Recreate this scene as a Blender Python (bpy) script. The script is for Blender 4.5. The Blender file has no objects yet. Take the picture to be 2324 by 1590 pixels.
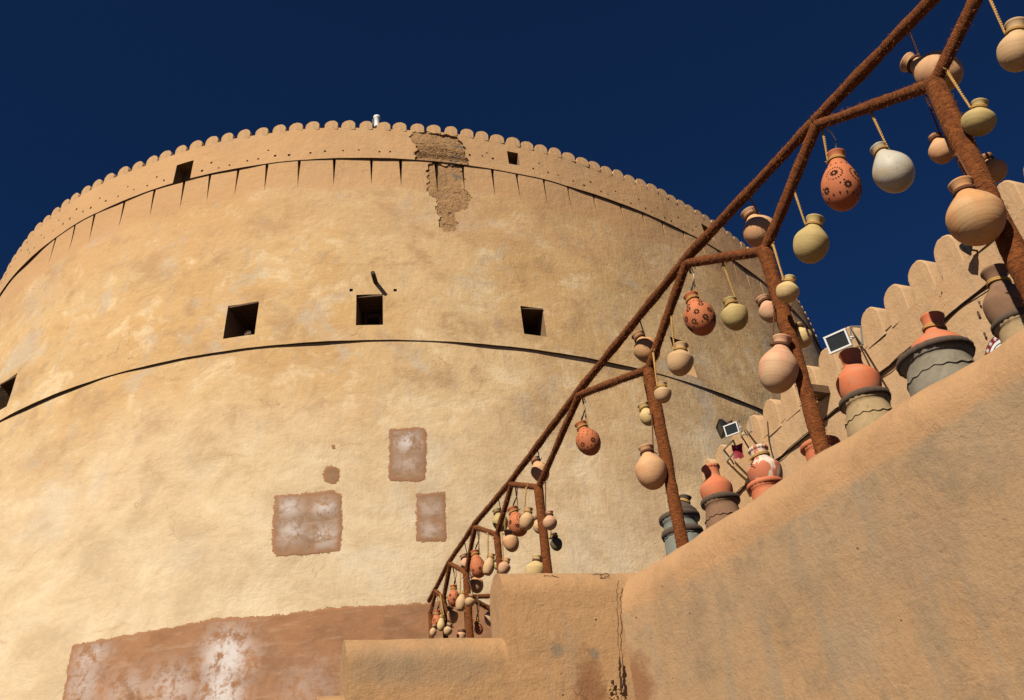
import bpy, bmesh, math, random
import numpy as np
from mathutils import Vector, Matrix, noise
random.seed(7); rng = np.random.default_rng(7)
S = bpy.context.scene
COL = S.collection

# ---------------------------------------------------------------- camera
FPX, PITCH, ROLL = 2200.0, math.radians(33.0), -0.1034037     # focal length in pixels of a 2324 x 1590 picture
cp, sp = math.cos(PITCH), math.sin(PITCH)
FW = Vector((0, cp, sp)); _R = Vector((1, 0, 0)); _U = Vector((0, -sp, cp))
RT = math.cos(ROLL)*_R + math.sin(ROLL)*_U
UP = -math.sin(ROLL)*_R + math.cos(ROLL)*_U
cam = bpy.data.cameras.new('camera'); camo = bpy.data.objects.new('camera', cam); COL.objects.link(camo)
cam.sensor_width = 36; cam.lens = FPX/2324*36; cam.clip_start = .05; cam.clip_end = 5000
camo.matrix_world = Matrix(((RT.x, UP.x, -FW.x, 0), (RT.y, UP.y, -FW.y, 0), (RT.z, UP.z, -FW.z, 0), (0, 0, 0, 1)))
S.camera = camo
# ---------------------------------------------------------------- sky, sun, exposure
SUN_AZ, SUN_EL = math.radians(28), math.radians(38)           # sun stands behind the camera, to its left
TO_SUN = Vector((-math.sin(SUN_AZ)*math.cos(SUN_EL), -math.cos(SUN_AZ)*math.cos(SUN_EL), math.sin(SUN_EL)))
W = bpy.data.worlds.new('World'); S.world = W; W.use_nodes = True
wn = W.node_tree.nodes; sky = wn.new('ShaderNodeTexSky'); sky.sky_type = 'NISHITA'; sky.sun_disc = False
sky.sun_elevation = SUN_EL; sky.sun_rotation = math.atan2(TO_SUN.x, TO_SUN.y)
sky.altitude = 9000; sky.air_density = 0.68; sky.dust_density = 0.0; sky.ozone_density = 10.0
wn['Background'].inputs[1].default_value = 0.05
hs = wn.new('ShaderNodeHueSaturation'); hs.inputs['Saturation'].default_value = 1.07; W.node_tree.links.new(sky.outputs[0], hs.inputs['Color'])   # deep blue of a polarised sky
W.node_tree.links.new(hs.outputs[0], wn['Background'].inputs[0])
sl = bpy.data.lights.new('sun', 'SUN'); sl.energy = 5.0; sl.angle = math.radians(.5); sl.color = (1, .90, .76)
slo = bpy.data.objects.new('sun', sl); COL.objects.link(slo)
slo.rotation_euler = TO_SUN.to_track_quat('Z', 'Y').to_euler(); slo.location = TO_SUN*60
S.view_settings.view_transform = 'Standard'; S.view_settings.look = 'None'; S.view_settings.gamma = 1
S.view_settings.exposure = 0.93

# ---------------------------------------------------------------- helpers
def ray(u, v):                                               # direction through a pixel of the 2324 x 1590 picture
    return FW + RT*((u-1162)/FPX) - UP*((v-795)/FPX)
def on_z(u, v, z): d = ray(u, v); return d*(z/d.z)
def on_plane(u, v, p, n): d = ray(u, v); return d*(p.dot(n)/d.dot(n))
def px2m(px, P): return px*P.dot(FW)/FPX

def tag(o, label=None, cat=None, group=None, kind=None):
    if label: o['label'] = label
    if cat: o['category'] = cat
    if group: o['group'] = group
    if kind: o['kind'] = kind
    return o
def empty(name, loc=(0, 0, 0), **k):
    o = bpy.data.objects.new(name, None); COL.objects.link(o); o.location = loc; o.empty_display_size = .1
    return tag(o, **k)
def mesh_obj(name, verts, faces, mat, parent=None, smooth=True, uv=None, attrs=None, **k):
    me = bpy.data.meshes.new(name)
    me.from_pydata([tuple(map(float, v)) for v in verts], [], [tuple(map(int, f)) for f in faces])
    if uv is not None:
        l = me.uv_layers.new(name='UVMap')
        vi = np.empty(len(me.loops), np.int32); me.loops.foreach_get('vertex_index', vi)
        l.data.foreach_set('uv', np.asarray(uv, np.float32)[vi].ravel())
    for an, av in (attrs or {}).items():
        at = me.attributes.new(an, 'FLOAT', 'POINT'); at.data.foreach_set('value', np.asarray(av, np.float32))
    me.polygons.foreach_set('use_smooth', np.full(len(me.polygons), bool(smooth)))
    if mat: me.materials.append(mat)
    me.update()
    return link_mesh(name, me, parent, **k)
def link_mesh(name, me, parent=None, **k):
    o = bpy.data.objects.new(name, me); COL.objects.link(o)
    if parent: o.parent = parent
    return tag(o, **k)

class MB:                                                    # collects shapes for one mesh
    def __init__(s): s.v = []; s.f = []
    def add(s, vs, fs):
        b = len(s.v); s.v += [tuple(x) for x in vs]; s.f += [tuple(b+i for i in f) for f in fs]; return s
    def box(s, c, sz, rot=None):
        c = Vector(c); M = rot or Matrix.Identity(3)
        vs = [c + M @ Vector((x*sz[0]/2, y*sz[1]/2, z*sz[2]/2)) for x in (-1, 1) for y in (-1, 1) for z in (-1, 1)]
        return s.add(vs, [(0, 1, 3, 2), (4, 6, 7, 5), (0, 4, 5, 1), (2, 3, 7, 6), (0, 2, 6, 4), (1, 5, 7, 3)])
    def tube(s, pts, rad, n=8, cap=True):
        pts = [Vector(p) for p in pts]; m = len(pts)
        rads = rad if hasattr(rad, '__len__') else [rad]*m
        t0 = (pts[1]-pts[0]).normalized(); a = t0.orthogonal().normalized()
        vs = []
        for i, p in enumerate(pts):
            t = (pts[min(i+1, m-1)]-pts[max(i-1, 0)]).normalized()
            a = (a - t*a.dot(t)).normalized(); b = t.cross(a)
            for k in range(n):
                w = 2*math.pi*k/n; vs.append(p + (a*math.cos(w)+b*math.sin(w))*rads[i])
        fs = [(i*n+k, i*n+(k+1) % n, (i+1)*n+(k+1) % n, (i+1)*n+k) for i in range(m-1) for k in range(n)]
        if cap: fs += [tuple(range(n-1, -1, -1)), tuple((m-1)*n+k for k in range(n))]
        return s.add(vs, fs)
    def lathe(s, prof, n=32, wob=None):
        vs = []; m = len(prof)
        for i, (r, z) in enumerate(prof):
            for k in range(n):
                w = 2*math.pi*k/n; rr = r*(wob(w, z) if wob else 1); vs.append((rr*math.cos(w), rr*math.sin(w), z))
        fs = [(i*n+k, i*n+(k+1) % n, (i+1)*n+(k+1) % n, (i+1)*n+k) for i in range(m-1) for k in range(n)]
        return s.add(vs, fs)
    def build(s, name, mat, parent=None, smooth=True, **k): return mesh_obj(name, s.v, s.f, mat, parent, smooth, **k)

# ---------------------------------------------------------------- materials
TONE = .68                                                    # overall reflectance of the earth plasters and clays
def new_mat(name, rough=.9):
    m = bpy.data.materials.new(name); m.use_nodes = True
    b = m.node_tree.nodes['Principled BSDF']; b.inputs['Roughness'].default_value = rough
    b.inputs['Specular IOR Level'].default_value = .2
    return m, N(m.node_tree, b)
class N:
    def __init__(s, t, b): s.t = t; s.b = b; s.L = t.links.new
    def n(s, typ, **k):
        x = s.t.nodes.new('ShaderNode'+typ)
        for a, v in k.items(): setattr(x, a, v)
        return x
    def set(s, sock, v):
        if isinstance(v, bpy.types.NodeSocket): s.L(v, sock)
        elif isinstance(v, (tuple, list)) and len(v) == 3 and sock.type == 'RGBA': sock.default_value = (*v, 1)
        else: sock.default_value = v
    def coord(s, kind='Object', scale=(1, 1, 1)):
        if kind == 'UV': o = s.n('UVMap').outputs[0]
        else: o = s.n('TexCoord').outputs[kind]
        mp = s.n('Mapping'); s.L(o, mp.inputs[0]); mp.inputs['Scale'].default_value = scale
        return mp.outputs[0]
    def noise(s, co, scale, detail=5, rough=.55, dist=0):
        x = s.n('TexNoise'); s.L(co, x.inputs['Vector'])
        for k, v in (('Scale', scale), ('Detail', detail), ('Roughness', rough), ('Distortion', dist)): x.inputs[k].default_value = v
        return x.outputs['Fac']
    def ramp(s, f, lo, hi):
        x = s.n('MapRange', interpolation_type='SMOOTHSTEP'); s.set(x.inputs[0], f)
        x.inputs[1].default_value = lo; x.inputs[2].default_value = hi; return x.outputs[0]
    def mix(s, f, a, b, mode='MIX'):
        x = s.n('Mix', data_type='RGBA', blend_type=mode); s.set(x.inputs[0], f); s.set(x.inputs[6], a); s.set(x.inputs[7], b); return x.outputs[2]
    def math(s, op, a, b=None, c=None):
        x = s.n('Math', operation=op); s.set(x.inputs[0], a)
        if b is not None: s.set(x.inputs[1], b)
        if c is not None: s.set(x.inputs[2], c)
        return x.outputs[0]
    def xyz(s, co): x = s.n('SeparateXYZ'); s.L(co, x.inputs[0]); return x.outputs
    def attr(s, name): return s.n('Attribute', attribute_name=name).outputs['Fac']
    def bump(s, h, strength, dist, prev=None):
        x = s.n('Bump'); s.set(x.inputs['Height'], h); x.inputs['Strength'].default_value = strength; x.inputs['Distance'].default_value = dist
        if prev is not None: s.L(prev, x.inputs['Normal'])
        return x.outputs[0]
    def hsum(s, *hs):
        t = None
        for h, k in hs: t = s.math('MULTIPLY', h, k) if t is None else s.math('MULTIPLY_ADD', h, k, t)
        return t
    def out(s, col, nrm=None, rough=None):
        s.set(s.b.inputs['Base Color'], s.mix(1, col, (TONE, TONE, TONE), 'MULTIPLY'))
        if nrm is not None: s.L(nrm, s.b.inputs['Normal'])
        if rough is not None: s.set(s.b.inputs['Roughness'], rough)

ZC, ZS = 20.794, 13.952                                       # heights of the tower's two dark lines
def mat_tower(name, upper=True):
    m, g = new_mat(name)
    co = g.coord('UV'); _, v, _ = g.xyz(co)
    big = g.noise(co, .16, 4, .6, .2); mid = g.noise(co, .8, 6, .68, .25)
    str_ = g.noise(g.coord('UV', (2.6, .9, 1)), 1.0, 6, .7, .25); fine = g.noise(co, 9, 5, .7)
    col = g.mix(g.ramp(big, .38, .62), (.49, .31, .135), (.53, .375, .195))
    col = g.mix(g.math('MULTIPLY', g.ramp(mid, .50, .66), .80), col, (.37, .23, .11))
    col = g.mix(g.math('MULTIPLY', g.ramp(mid, .47, .33), .75), col, (.63, .49, .30))
    col = g.mix(g.math('MULTIPLY', g.ramp(str_, .53, .68), .60), col, (.40, .30, .20))
    col = g.mix(g.math('MULTIPLY', g.ramp(g.noise(co, .45, 6, .65, .4), .55, .66), .55), col, (.43, .37, .29))
    m3 = g.noise(g.coord('UV', (1, 1.5, 1)), 3.2, 5, .7, .3)
    col = g.mix(g.math('MULTIPLY', g.ramp(m3, .54, .68), .42), col, (.36, .23, .115))
    col = g.mix(g.math('MULTIPLY', g.ramp(m3, .44, .32), .38), col, (.62, .49, .30))
    # cream wash towards the foot of the tower, orange plaster round the head
    wnz = g.noise(co, .5, 6, .62, .3); wav = g.math('MULTIPLY_ADD', wnz, 2.4, v)
    low = g.ramp(wav, 16.0, 9.0)
    col = g.mix(g.math('MULTIPLY', low, .66), col, g.mix(g.ramp(mid, .4, .62), (.62, .52, .365), (.52, .42, .28)))
    wav2 = g.math('MULTIPLY_ADD', wnz, 1.3, v)
    col = g.mix(g.math('MULTIPLY', g.ramp(wav2, 20.05, 20.40), .72), col, (.45, .262, .122))
    wav3 = g.math('MULTIPLY_ADD', wnz, 2.0, v)
    col = g.mix(g.math('MULTIPLY', g.ramp(wav3, 18.6, 18.9), .30), col, (.44, .255, .12))
    # day-work joints of the plastering: thin wavering level lines
    lift = g.math('MULTIPLY_ADD', wnz, 1.1, v)
    fr = g.math('PINGPONG', lift, .95)
    line = g.math('MULTIPLY', g.ramp(fr, .055, .0), g.ramp(g.noise(co, .7, 3), .5, .68))
    col = g.mix(g.math('MULTIPLY', line, .38), col, (.37, .22, .10))
    vj = g.math('MULTIPLY', g.ramp(g.noise(g.coord('UV', (6, .25, 1)), 1, 5, .7), .66, .74), g.ramp(mid, .4, .6))
    col = g.mix(g.math('MULTIPLY', vj, .28), col, (.38, .26, .15))
    col = g.mix(g.math('MULTIPLY', g.ramp(fine, .25, .75), .30), col, g.mix(1, col, (.80, .76, .70), 'MULTIPLY'))
    # hair cracks
    vo = g.n('TexVoronoi', feature='DISTANCE_TO_EDGE'); vo.inputs['Scale'].default_value = .55
    dc = g.n('VectorMath', operation='ADD'); g.L(co, dc.inputs[0])
    nz = g.n('TexNoise'); g.L(co, nz.inputs['Vector']); nz.inputs['Scale'].default_value = 1.6; nz.inputs['Detail'].default_value = 5
    g.L(nz.outputs['Color'], dc.inputs[1]); g.L(dc.outputs[0], vo.inputs['Vector'])
    crack = g.math('MULTIPLY', g.ramp(vo.outputs['Distance'], .008, .0), g.ramp(g.noise(co, .5, 3), .56, .66))
    col = g.mix(g.math('MULTIPLY', crack, .55), col, (.22, .13, .07))
    nb = g.bump(g.hsum((mid, .055), (str_, .020), (fine, .006), (m3, .014)), 1, 1)
    g.out(col, nb); return m
def mat_patch(name, brown, pale):                             # repair plaster: brown rim, pale dried middle
    m, g = new_mat(name); co = g.coord('UV')
    mid = g.noise(co, 1.5, 6, .68, .3); fine = g.noise(co, 10, 6, .7); st = g.noise(g.coord('UV', (1, 3.2, 1)), 1.6, 6, .7, .3)
    col = g.mix(g.ramp(mid, .33, .68), brown, tuple(c*.72 for c in brown))
    col = g.mix(g.math('MULTIPLY', g.ramp(st, .50, .72), .65), col, pale)
    wh = g.math('MULTIPLY', g.attr('white'), g.ramp(g.noise(g.coord('UV', (1.3, 1, 1)), 3.0, 6, .75, .3), .38, .56))
    col = g.mix(wh, col, (.56, .51, .48))
    rim = g.ramp(g.math('MULTIPLY_ADD', g.noise(co, 5, 4), -.12, g.attr('edge')), .05, -.03)
    col = g.mix(g.math('MULTIPLY', rim, .75), col, (.30, .145, .068))
    vo = g.n('TexVoronoi', feature='DISTANCE_TO_EDGE'); vo.inputs['Scale'].default_value = 2.6; g.L(co, vo.inputs['Vector'])
    col = g.mix(g.math('MULTIPLY', g.math('MULTIPLY', g.ramp(vo.outputs['Distance'], .014, 0), g.ramp(mid, .45, .6)), .35), col, (.2, .12, .08))
    col = g.mix(g.math('MULTIPLY', fine, .35), col, g.mix(1, col, (.75, .72, .68), 'MULTIPLY'))
    g.out(col, g.bump(g.hsum((mid, .025), (st, .01), (fine, .005)), 1, 1)); return m
def mat_rubble():
    m, g = new_mat('rubble'); co = g.coord('UV')
    a = g.noise(co, 2.2, 8, .7, .6); b = g.noise(co, 12, 8, .75)
    col = g.mix(g.ramp(a, .35, .65), (.40, .235, .105), (.30, .175, .08))
    col = g.mix(g.ramp(g.noise(g.coord('UV', (1.2, 3, 1)), 1.3, 5, .6, .5), .60, .66), col, (.17, .145, .12))
    vo = g.n('TexVoronoi'); vo.inputs['Scale'].default_value = 13; g.L(co, vo.inputs['Vector'])
    pit = g.math('MULTIPLY', g.ramp(vo.outputs['Distance'], .26, .14), g.ramp(g.noise(co, 1.1, 3), .5, .6))
    col = g.mix(pit, col, (.07, .042, .025)); col = g.mix(g.math('MULTIPLY', b, .5), col, g.mix(1, col, (.6, .55, .5), 'MULTIPLY'))
    g.out(col, g.bump(g.hsum((a, .05), (b, .02)), 1, 1)); return m
def mat_wall(name, A, B, C, stain=None, sc=1.0, grain=1.0, kind='Object', cope=None):   # earth plaster of the near walls
    m, g = new_mat(name); co = g.coord(kind)
    big = g.noise(co, 1.1*sc, 5, .6, .6); mid = g.noise(co, 4.5*sc, 6, .7, .3)
    drip = g.noise(g.coord(kind, (3, 3, .55)), 2.2*sc, 5, .68, .3); fine = g.noise(co, 60*sc, 4, .75); fib = g.noise(g.coord(kind, (1, 1, 2.2)), 26*sc, 4, .72, .5)
    col = g.mix(g.ramp(big, .34, .66), A, B)
    col = g.mix(g.math('MULTIPLY', g.ramp(mid, .47, .68), .62), col, C); m5 = g.noise(co, 17*sc, 5, .72); col = g.mix(g.math('MULTIPLY', g.ramp(m5, .52, .68), .38), col, C); col = g.mix(g.math('MULTIPLY', g.ramp(m5, .45, .32), .30), col, tuple(min(1, a*1.25) for a in A))
    col = g.mix(g.math('MULTIPLY', g.ramp(drip, .52, .66), .62), col, tuple(.5*(a+b) for a, b in zip(C, (.33, .25, .165))))
    col = g.mix(g.math('MULTIPLY', g.ramp(mid, .42, .26), .35), col, tuple(min(1, a*1.22) for a in A))
    if cope:
        zz = g.xyz(g.n('TexCoord').outputs['Object'])[2]
        f = g.ramp(g.math('MULTIPLY_ADD', g.noise(co, 3.0, 5, .6, .4), .10, zz), cope[0], cope[0]+.05)
        col = g.mix(g.math('MULTIPLY', f, .85), col, g.mix(g.ramp(mid, .35, .7), cope[1], tuple(c*.86 for c in cope[1])))
    if stain:
        for (c, r, sc_, *st) in stain:
            d = g.n('VectorMath', operation='SUBTRACT'); g.L(g.n('TexCoord').outputs['Object'], d.inputs[0]); d.inputs[1].default_value = c
            sv = g.n('VectorMath', operation='DIVIDE'); g.L(d.outputs[0], sv.inputs[0]); sv.inputs[1].default_value = r
            ln = g.n('VectorMath', operation='LENGTH'); g.L(sv.outputs[0], ln.inputs[0])
            f = g.ramp(g.math('MULTIPLY_ADD', g.noise(co, 9, 6, .7, .4), 1.5, ln.outputs['Value']), 1.85, 1.15)
            col = g.mix(g.math('MULTIPLY', f, st[0] if st else .85), col, sc_)
    col = g.mix(g.math('MULTIPLY', g.ramp(fine, .3, .75), .35), col, g.mix(1, col, (.74, .70, .64), 'MULTIPLY'))
    vo = g.n('TexVoronoi', feature='DISTANCE_TO_EDGE'); vo.inputs['Scale'].default_value = 2.3*sc
    dc = g.n('VectorMath', operation='ADD'); g.L(co, dc.inputs[0])
    nz = g.n('TexNoise'); g.L(co, nz.inputs['Vector']); nz.inputs['Scale'].default_value = 5; nz.inputs['Detail'].default_value = 5
    g.L(nz.outputs['Color'], dc.inputs[1]); g.L(dc.outputs[0], vo.inputs['Vector'])
    crack = g.math('MULTIPLY', g.ramp(vo.outputs['Distance'], .008, .0), g.ramp(g.noise(co, 2.1, 3), .60, .70))
    col = g.mix(g.math('MULTIPLY', crack, .4), col, (.17, .10, .055))
    vp = g.n('TexVoronoi'); vp.inputs['Scale'].default_value = 16*sc; g.L(co, vp.inputs['Vector'])
    pit = g.math('MULTIPLY', g.ramp(vp.outputs['Distance'], .16, .06), g.ramp(g.noise(co, 6, 2), .60, .66))
    col = g.mix(g.math('MULTIPLY', pit, .7), col, (.16, .10, .06))
    g.out(col, g.bump(g.hsum((mid, .016*grain/sc), (fib, .003*grain/sc), (fine, .0028*grain/sc), (m5, .007*grain/sc), (crack, -.003), (pit, -.004)), 1, 1)); return m
def mat_clay(name, col, alt, ring=1.0, rough=.75, drip=None, dirt=.3):
    m, g = new_mat(name, rough); co = g.coord()
    rings = g.noise(g.coord('Object', (1.5, 1.5, 70)), 1.0, 4, .6, .3); big = g.noise(co, 7, 5, .6, .8); fine = g.noise(co, 160, 4, .7)
    c = g.mix(g.ramp(big, .40, .64), col, alt)
    c = g.mix(g.math('MULTIPLY', g.ramp(rings, .48, .70), .45*ring), c, tuple(x*.70 for x in col))
    c = g.mix(g.math('MULTIPLY', g.ramp(rings, .44, .28), .30*ring), c, tuple(min(1, x*1.22) for x in col))
    if drip: c = g.mix(g.ramp(g.noise(g.coord('Object', (1, 1, .35)), 16, 5, .6, .5), .47, .55), c, drip)
    c = g.mix(g.math('MULTIPLY', g.ramp(g.noise(co, 22, 6, .7, 1), .52, .72), dirt), c, tuple(x*.5 for x in alt))
    c = g.mix(g.math('MULTIPLY', fine, .25), c, g.mix(1, c, (.7, .68, .64), 'MULTIPLY'))
    g.out(c, g.bump(g.hsum((rings, .0016*ring), (fine, .0006)), 1, 1)); return m
def mat_plain(name, col, rough=.7, var=.35, sc=40, metal=0, stretch=(1, 1, 1)):
    m, g = new_mat(name, rough); co = g.coord('Object', stretch); a = g.noise(co, sc, 6, .65, .4)
    c = g.mix(g.math('MULTIPLY', g.ramp(a, .3, .7), var), col, tuple(x*.45 for x in col))
    g.b.inputs['Metallic'].default_value = metal; g.out(c, g.bump(a, .3, .004)); return m
M = {}
M['tower'] = mat_tower('tower_plaster')
M['patch'] = mat_patch('repair_plaster', (.33, .165, .08), (.38, .25, .165))
M['patch_grey'] = mat_patch('repair_plaster_grey', (.31, .18, .098), (.37, .275, .205))
M['rubble'] = mat_rubble()
M['merlon'] = mat_wall('merlon_plaster', (.46, .275, .13), (.48, .30, .145), (.38, .23, .115), sc=.45, grain=.8)
M['shaded_reveal'] = mat_wall('shaded_window_reveal', (.27, .165, .085), (.25, .155, .08), (.19, .12, .065), sc=.6)  # plaster colour darkened to put the shade of the recesses into it
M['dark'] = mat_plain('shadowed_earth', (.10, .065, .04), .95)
M['wood'] = mat_plain('old_palm_wood', (.13, .075, .04), .85, .6, 9, stretch=(1, 1, 8))
M['beam'] = mat_plain('black_beam', (.045, .03, .022), .8, .5, 12)
M['coir'] = None
def mat_coir():
    m, g = new_mat('coir_wrap', .95); co = g.coord('Object')
    a = g.noise(co, 22, 5, .7, .5); b = g.noise(co, 210, 4, .75)
    cx = g.n('CombineXYZ'); g.L(g.attr('wind'), cx.inputs[0]); g.L(g.attr('ang'), cx.inputs[1]); mp = g.n('Mapping'); mp.inputs['Scale'].default_value = (110, .55, 1); g.L(cx.outputs[0], mp.inputs[0])
    strk = g.noise(mp.outputs[0], 1.0, 4, .65, .3)
    w = g.attr('wind'); wv = g.math('PINGPONG', g.math('MULTIPLY_ADD', g.noise(co, 30, 3), .006, w), .0028)
    c = g.mix(g.ramp(a, .3, .7), (.36, .115, .022), (.23, .064, .012))
    c = g.mix(g.math('MULTIPLY', g.ramp(strk, .46, .62), .8), c, (.085, .024, .006)); c = g.mix(g.math('MULTIPLY', g.ramp(strk, .42, .30), .5), c, (.50, .18, .04))
    c = g.mix(g.math('MULTIPLY', g.ramp(b, .35, .7), .6), c, (.12, .036, .012))
    c = g.mix(g.math('MULTIPLY', g.ramp(wv, .0014, .0), .6), c, (.09, .028, .010))
    g.out(c, g.bump(g.hsum((wv, 1.0), (b, .004), (strk, .012)), 1, 1)); return m
M['coir'] = mat_coir()
M['rope'] = mat_plain('straw_rope', (.50, .29, .085), .85, .5, 220)
M['cord'] = mat_plain('dark_cord', (.16, .065, .03), .9, .5, 200)
M['blackcord'] = mat_plain('black_tie', (.03, .022, .02), .8)
M['cream'] = mat_clay('cream_clay', (.52, .35, .18), (.50, .31, .155))
M['olive'] = mat_clay('olive_clay', (.46, .34, .135), (.40, .30, .12))
M['yellow'] = mat_clay('yellow_clay', (.56, .42, .19), (.53, .36, .16))
M['peach'] = mat_clay('peach_clay', (.56, .33, .165), (.55, .27, .13))
M['pink'] = mat_clay('pink_clay', (.55, .285, .165), (.53, .35, .20))
M['orange'] = mat_clay('orange_clay', (.52, .26, .105), (.50, .31, .15))
M['red'] = mat_clay('red_clay', (.48, .155, .060), (.42, .125, .050), .5)
M['terracotta'] = mat_clay('terracotta', (.54, .155, .065), (.47, .18, .09), .35, dirt=.35)
M['glaze'] = mat_clay('pale_glazed_clay', (.46, .44, .36), (.44, .33, .20), .5, .5)
M['green'] = mat_clay('grey_green_clay', (.10, .10, .055), (.13, .105, .055))
M['dripped'] = mat_clay('whitewashed_terracotta', (.62, .52, .42), (.58, .40, .30), .2, .7, drip=(.46, .145, .07))
M['greyjar'] = mat_clay('grey_jar', (.24, .215, .16), (.19, .165, .12), .4, .9, dirt=.6)
M['beigejar'] = mat_clay('beige_jar', (.37, .265, .14), (.31, .22, .115), .4, .9, dirt=.6)
M['brownjar'] = mat_clay('brown_jar', (.22, .125, .07), (.18, .10, .058), .4, .9, dirt=.6)
M['bluejar'] = mat_clay('blue_grey_jar', (.215, .23, .20), (.17, .175, .15), .4, .9, dirt=.5)
M['darkjar'] = mat_clay('sooty_jar', (.085, .065, .05), (.12, .07, .045), .4, .9, dirt=.6)
M['rim'] = mat_plain('dark_rim', (.10, .07, .05), .9, .5, 60)
M['hole'] = mat_plain('pierced_hole', (.018, .007, .004), 1, 0)
M['white'] = mat_plain('white_paint', (.72, .72, .70), .45, .15)
M['black'] = mat_plain('black_plastic', (.018, .018, .02), .4, .2)
M['steel'] = mat_plain('weathered_steel', (.34, .31, .25), .55, .5, 30, .3)
M['lens'] = mat_plain('floodlight_glass', (.03, .033, .03), .12, .3, 8)
M['crimson'] = mat_plain('crimson', (.20, .010, .022), .6, .2)
M['signgreen'] = mat_plain('sign_green', (.012, .10, .04), .5, .2)

# ---------------------------------------------------------------- ground
def sheet(name, z, half, mat):
    return mesh_obj(name, [(-half, -half, z), (half, -half, z), (half, half, z), (-half, half, z)], [(0, 1, 2, 3)], mat, smooth=False)
M['ground'] = mat_wall('dark_paving', (.10, .075, .055), (.12, .09, .065), (.075, .058, .045), sc=.4)
tag(sheet('ground', -1.6, 1500, M['ground']), 'dark paved ground around the fort', kind='structure')

# ---------------------------------------------------------------- the round tower
AX, AY = -4.352366, 40.0
RC, RS = 18.539476, 19.053410
C4 = (-.0192992, .0261231, .0223131, .0180156)
def rad(th, z):
    R = RC + (RS-RC)*(z-ZC)/(ZS-ZC)
    return R*(1+C4[0]*np.cos(2*th)+C4[1]*np.sin(2*th)+C4[2]*np.cos(3*th)+C4[3]*np.sin(3*th))
def uneven(th, z):                                            # hand-plastered swell of the wall
    u = th*18.6
    return (.020*np.sin(u*.9+z*.5)+.014*np.sin(u*1.7-z*1.1+1)+.010*np.sin(z*2.3+u*.6)+.007*np.sin(u*3.1+z*2.9))
def hit(u, v, off=0.0):                                       # pixel -> (angle, height) on the tower
    d = ray(u, v); lo = None; t = 14.0
    def g(t):
        P = d*t; return math.hypot(P.x-AX, P.y-AY) - float(rad(math.atan2(P.y-AY, P.x-AX), P.z)) - off
    while t < 60 and g(t) > 0: t += .1
    if t >= 60: return None
    a, b = t-.1, t
    for _ in range(30):
        c = .5*(a+b)
        if g(c) > 0: a = c
        else: b = c
    P = d*b; return math.atan2(P.y-AY, P.x-AX), P.z
def wall_pt(th, z, off=0.0):
    r = float(rad(th, z)) + off; return Vector((AX+r*math.cos(th), AY+r*math.sin(th), z))
TOWER = empty('round_tower', (AX, AY, -1.6), label='huge round ochre plastered fort tower with scalloped parapet and square windows', cat='tower')
def tpos(TH, Z, off):
    r = rad(TH, Z)+off; return np.stack([r*np.cos(TH), r*np.sin(TH), Z+1.6], -1)   # relative to the tower's foot
def inside(px, py, poly):
    r = np.zeros(px.shape, bool); n = len(poly)
    for i in range(n):
        x1, y1 = poly[i]; x2, y2 = poly[(i+1) % n]
        c = ((y1 > py) != (y2 > py)) & (px < (x2-x1)*(py-y1)/((y2-y1) if y2 != y1 else 1e-9)+x1); r ^= c
    return r
def edge_dist(px, py, poly):
    d = np.full(px.shape, 1e9); n = len(poly)
    for i in range(n):
        a = np.array(poly[i]); b = np.array(poly[(i+1) % n]); ab = b-a; L = (ab@ab)+1e-12
        t = np.clip(((px-a[0])*ab[0]+(py-a[1])*ab[1])/L, 0, 1)
        d = np.minimum(d, np.hypot(px-a[0]-t*ab[0], py-a[1]-t*ab[1]))
    return d
def skin(name, TH, Z, off, holes, mat, parent):
    """plaster skin on a grid; holes = [(mask of cells, depth, recess name, recess material, rough)]"""
    nz, nt = TH.shape; P = tpos(TH, Z, off+uneven(TH, Z)); idx = np.arange(nz*nt).reshape(nz, nt)
    gone = np.zeros((nz-1, nt-1), bool)
    for h in holes: gone |= h[0]
    q = np.stack([idx[:-1, :-1], idx[:-1, 1:], idx[1:, 1:], idx[1:, :-1]], -1)
    UV = np.stack([TH*18.6, Z], -1).reshape(-1, 2)
    o = mesh_obj(name, P.reshape(-1, 3), q[~gone], mat, parent, uv=UV)
    outs = []
    for mask, depth, rn, rm, rough in holes:
        vs, fs, us = [], [], []; key = {}
        base = tpos(TH, Z, off-depth + (rough*(rng.random(TH.shape)-.5) if rough else 0)).reshape(-1, 3); top = P.reshape(-1, 3)
        def vid(i, deep):
            k = (i, deep)
            if k not in key: key[k] = len(vs); vs.append(base[i] if deep else top[i]); us.append(UV[i])
            return key[k]
        js, is_ = np.nonzero(mask)
        for j, i in zip(js, is_):
            c = [int(x) for x in q[j, i]]; fs.append([vid(k, 1) for k in c])
            for dj, di, a, b in ((-1, 0, 0, 1), (0, 1, 1, 2), (1, 0, 2, 3), (0, -1, 3, 0)):
                jj, ii = j+dj, i+di
                oob = not (0 <= jj < nz-1 and 0 <= ii < nt-1)
                if oob and rough: continue
                if oob or not mask[jj, ii]:
                    fs.append([vid(c[a], 0), vid(c[b], 0), vid(c[b], 1), vid(c[a], 1)])
        outs.append(mesh_obj(rn, vs, fs, rm, parent, smooth=bool(rough), uv=us))
    return o, outs
def lines(lo, hi, step, extra=(), fine=None):
    x = list(np.arange(lo, hi, step))+[hi]+list(extra)
    if fine: x += list(np.arange(fine[0], fine[1], fine[2]))
    x = np.array(sorted(x)); keep = [x[0]]; ex = np.array(sorted(extra)) if len(extra) else np.array([])
    out = []
    for a in x:
        if out and a-out[-1] < 1e-4:
            continue
        out.append(a)
    return np.array(out)
TH0, TH1 = math.radians(-212), math.radians(32)
def Z6(pts): return [(344.5+x*.35576, 241.16+y*.35576) for x, y in pts]     # from an enlarged view of the parapet
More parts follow.
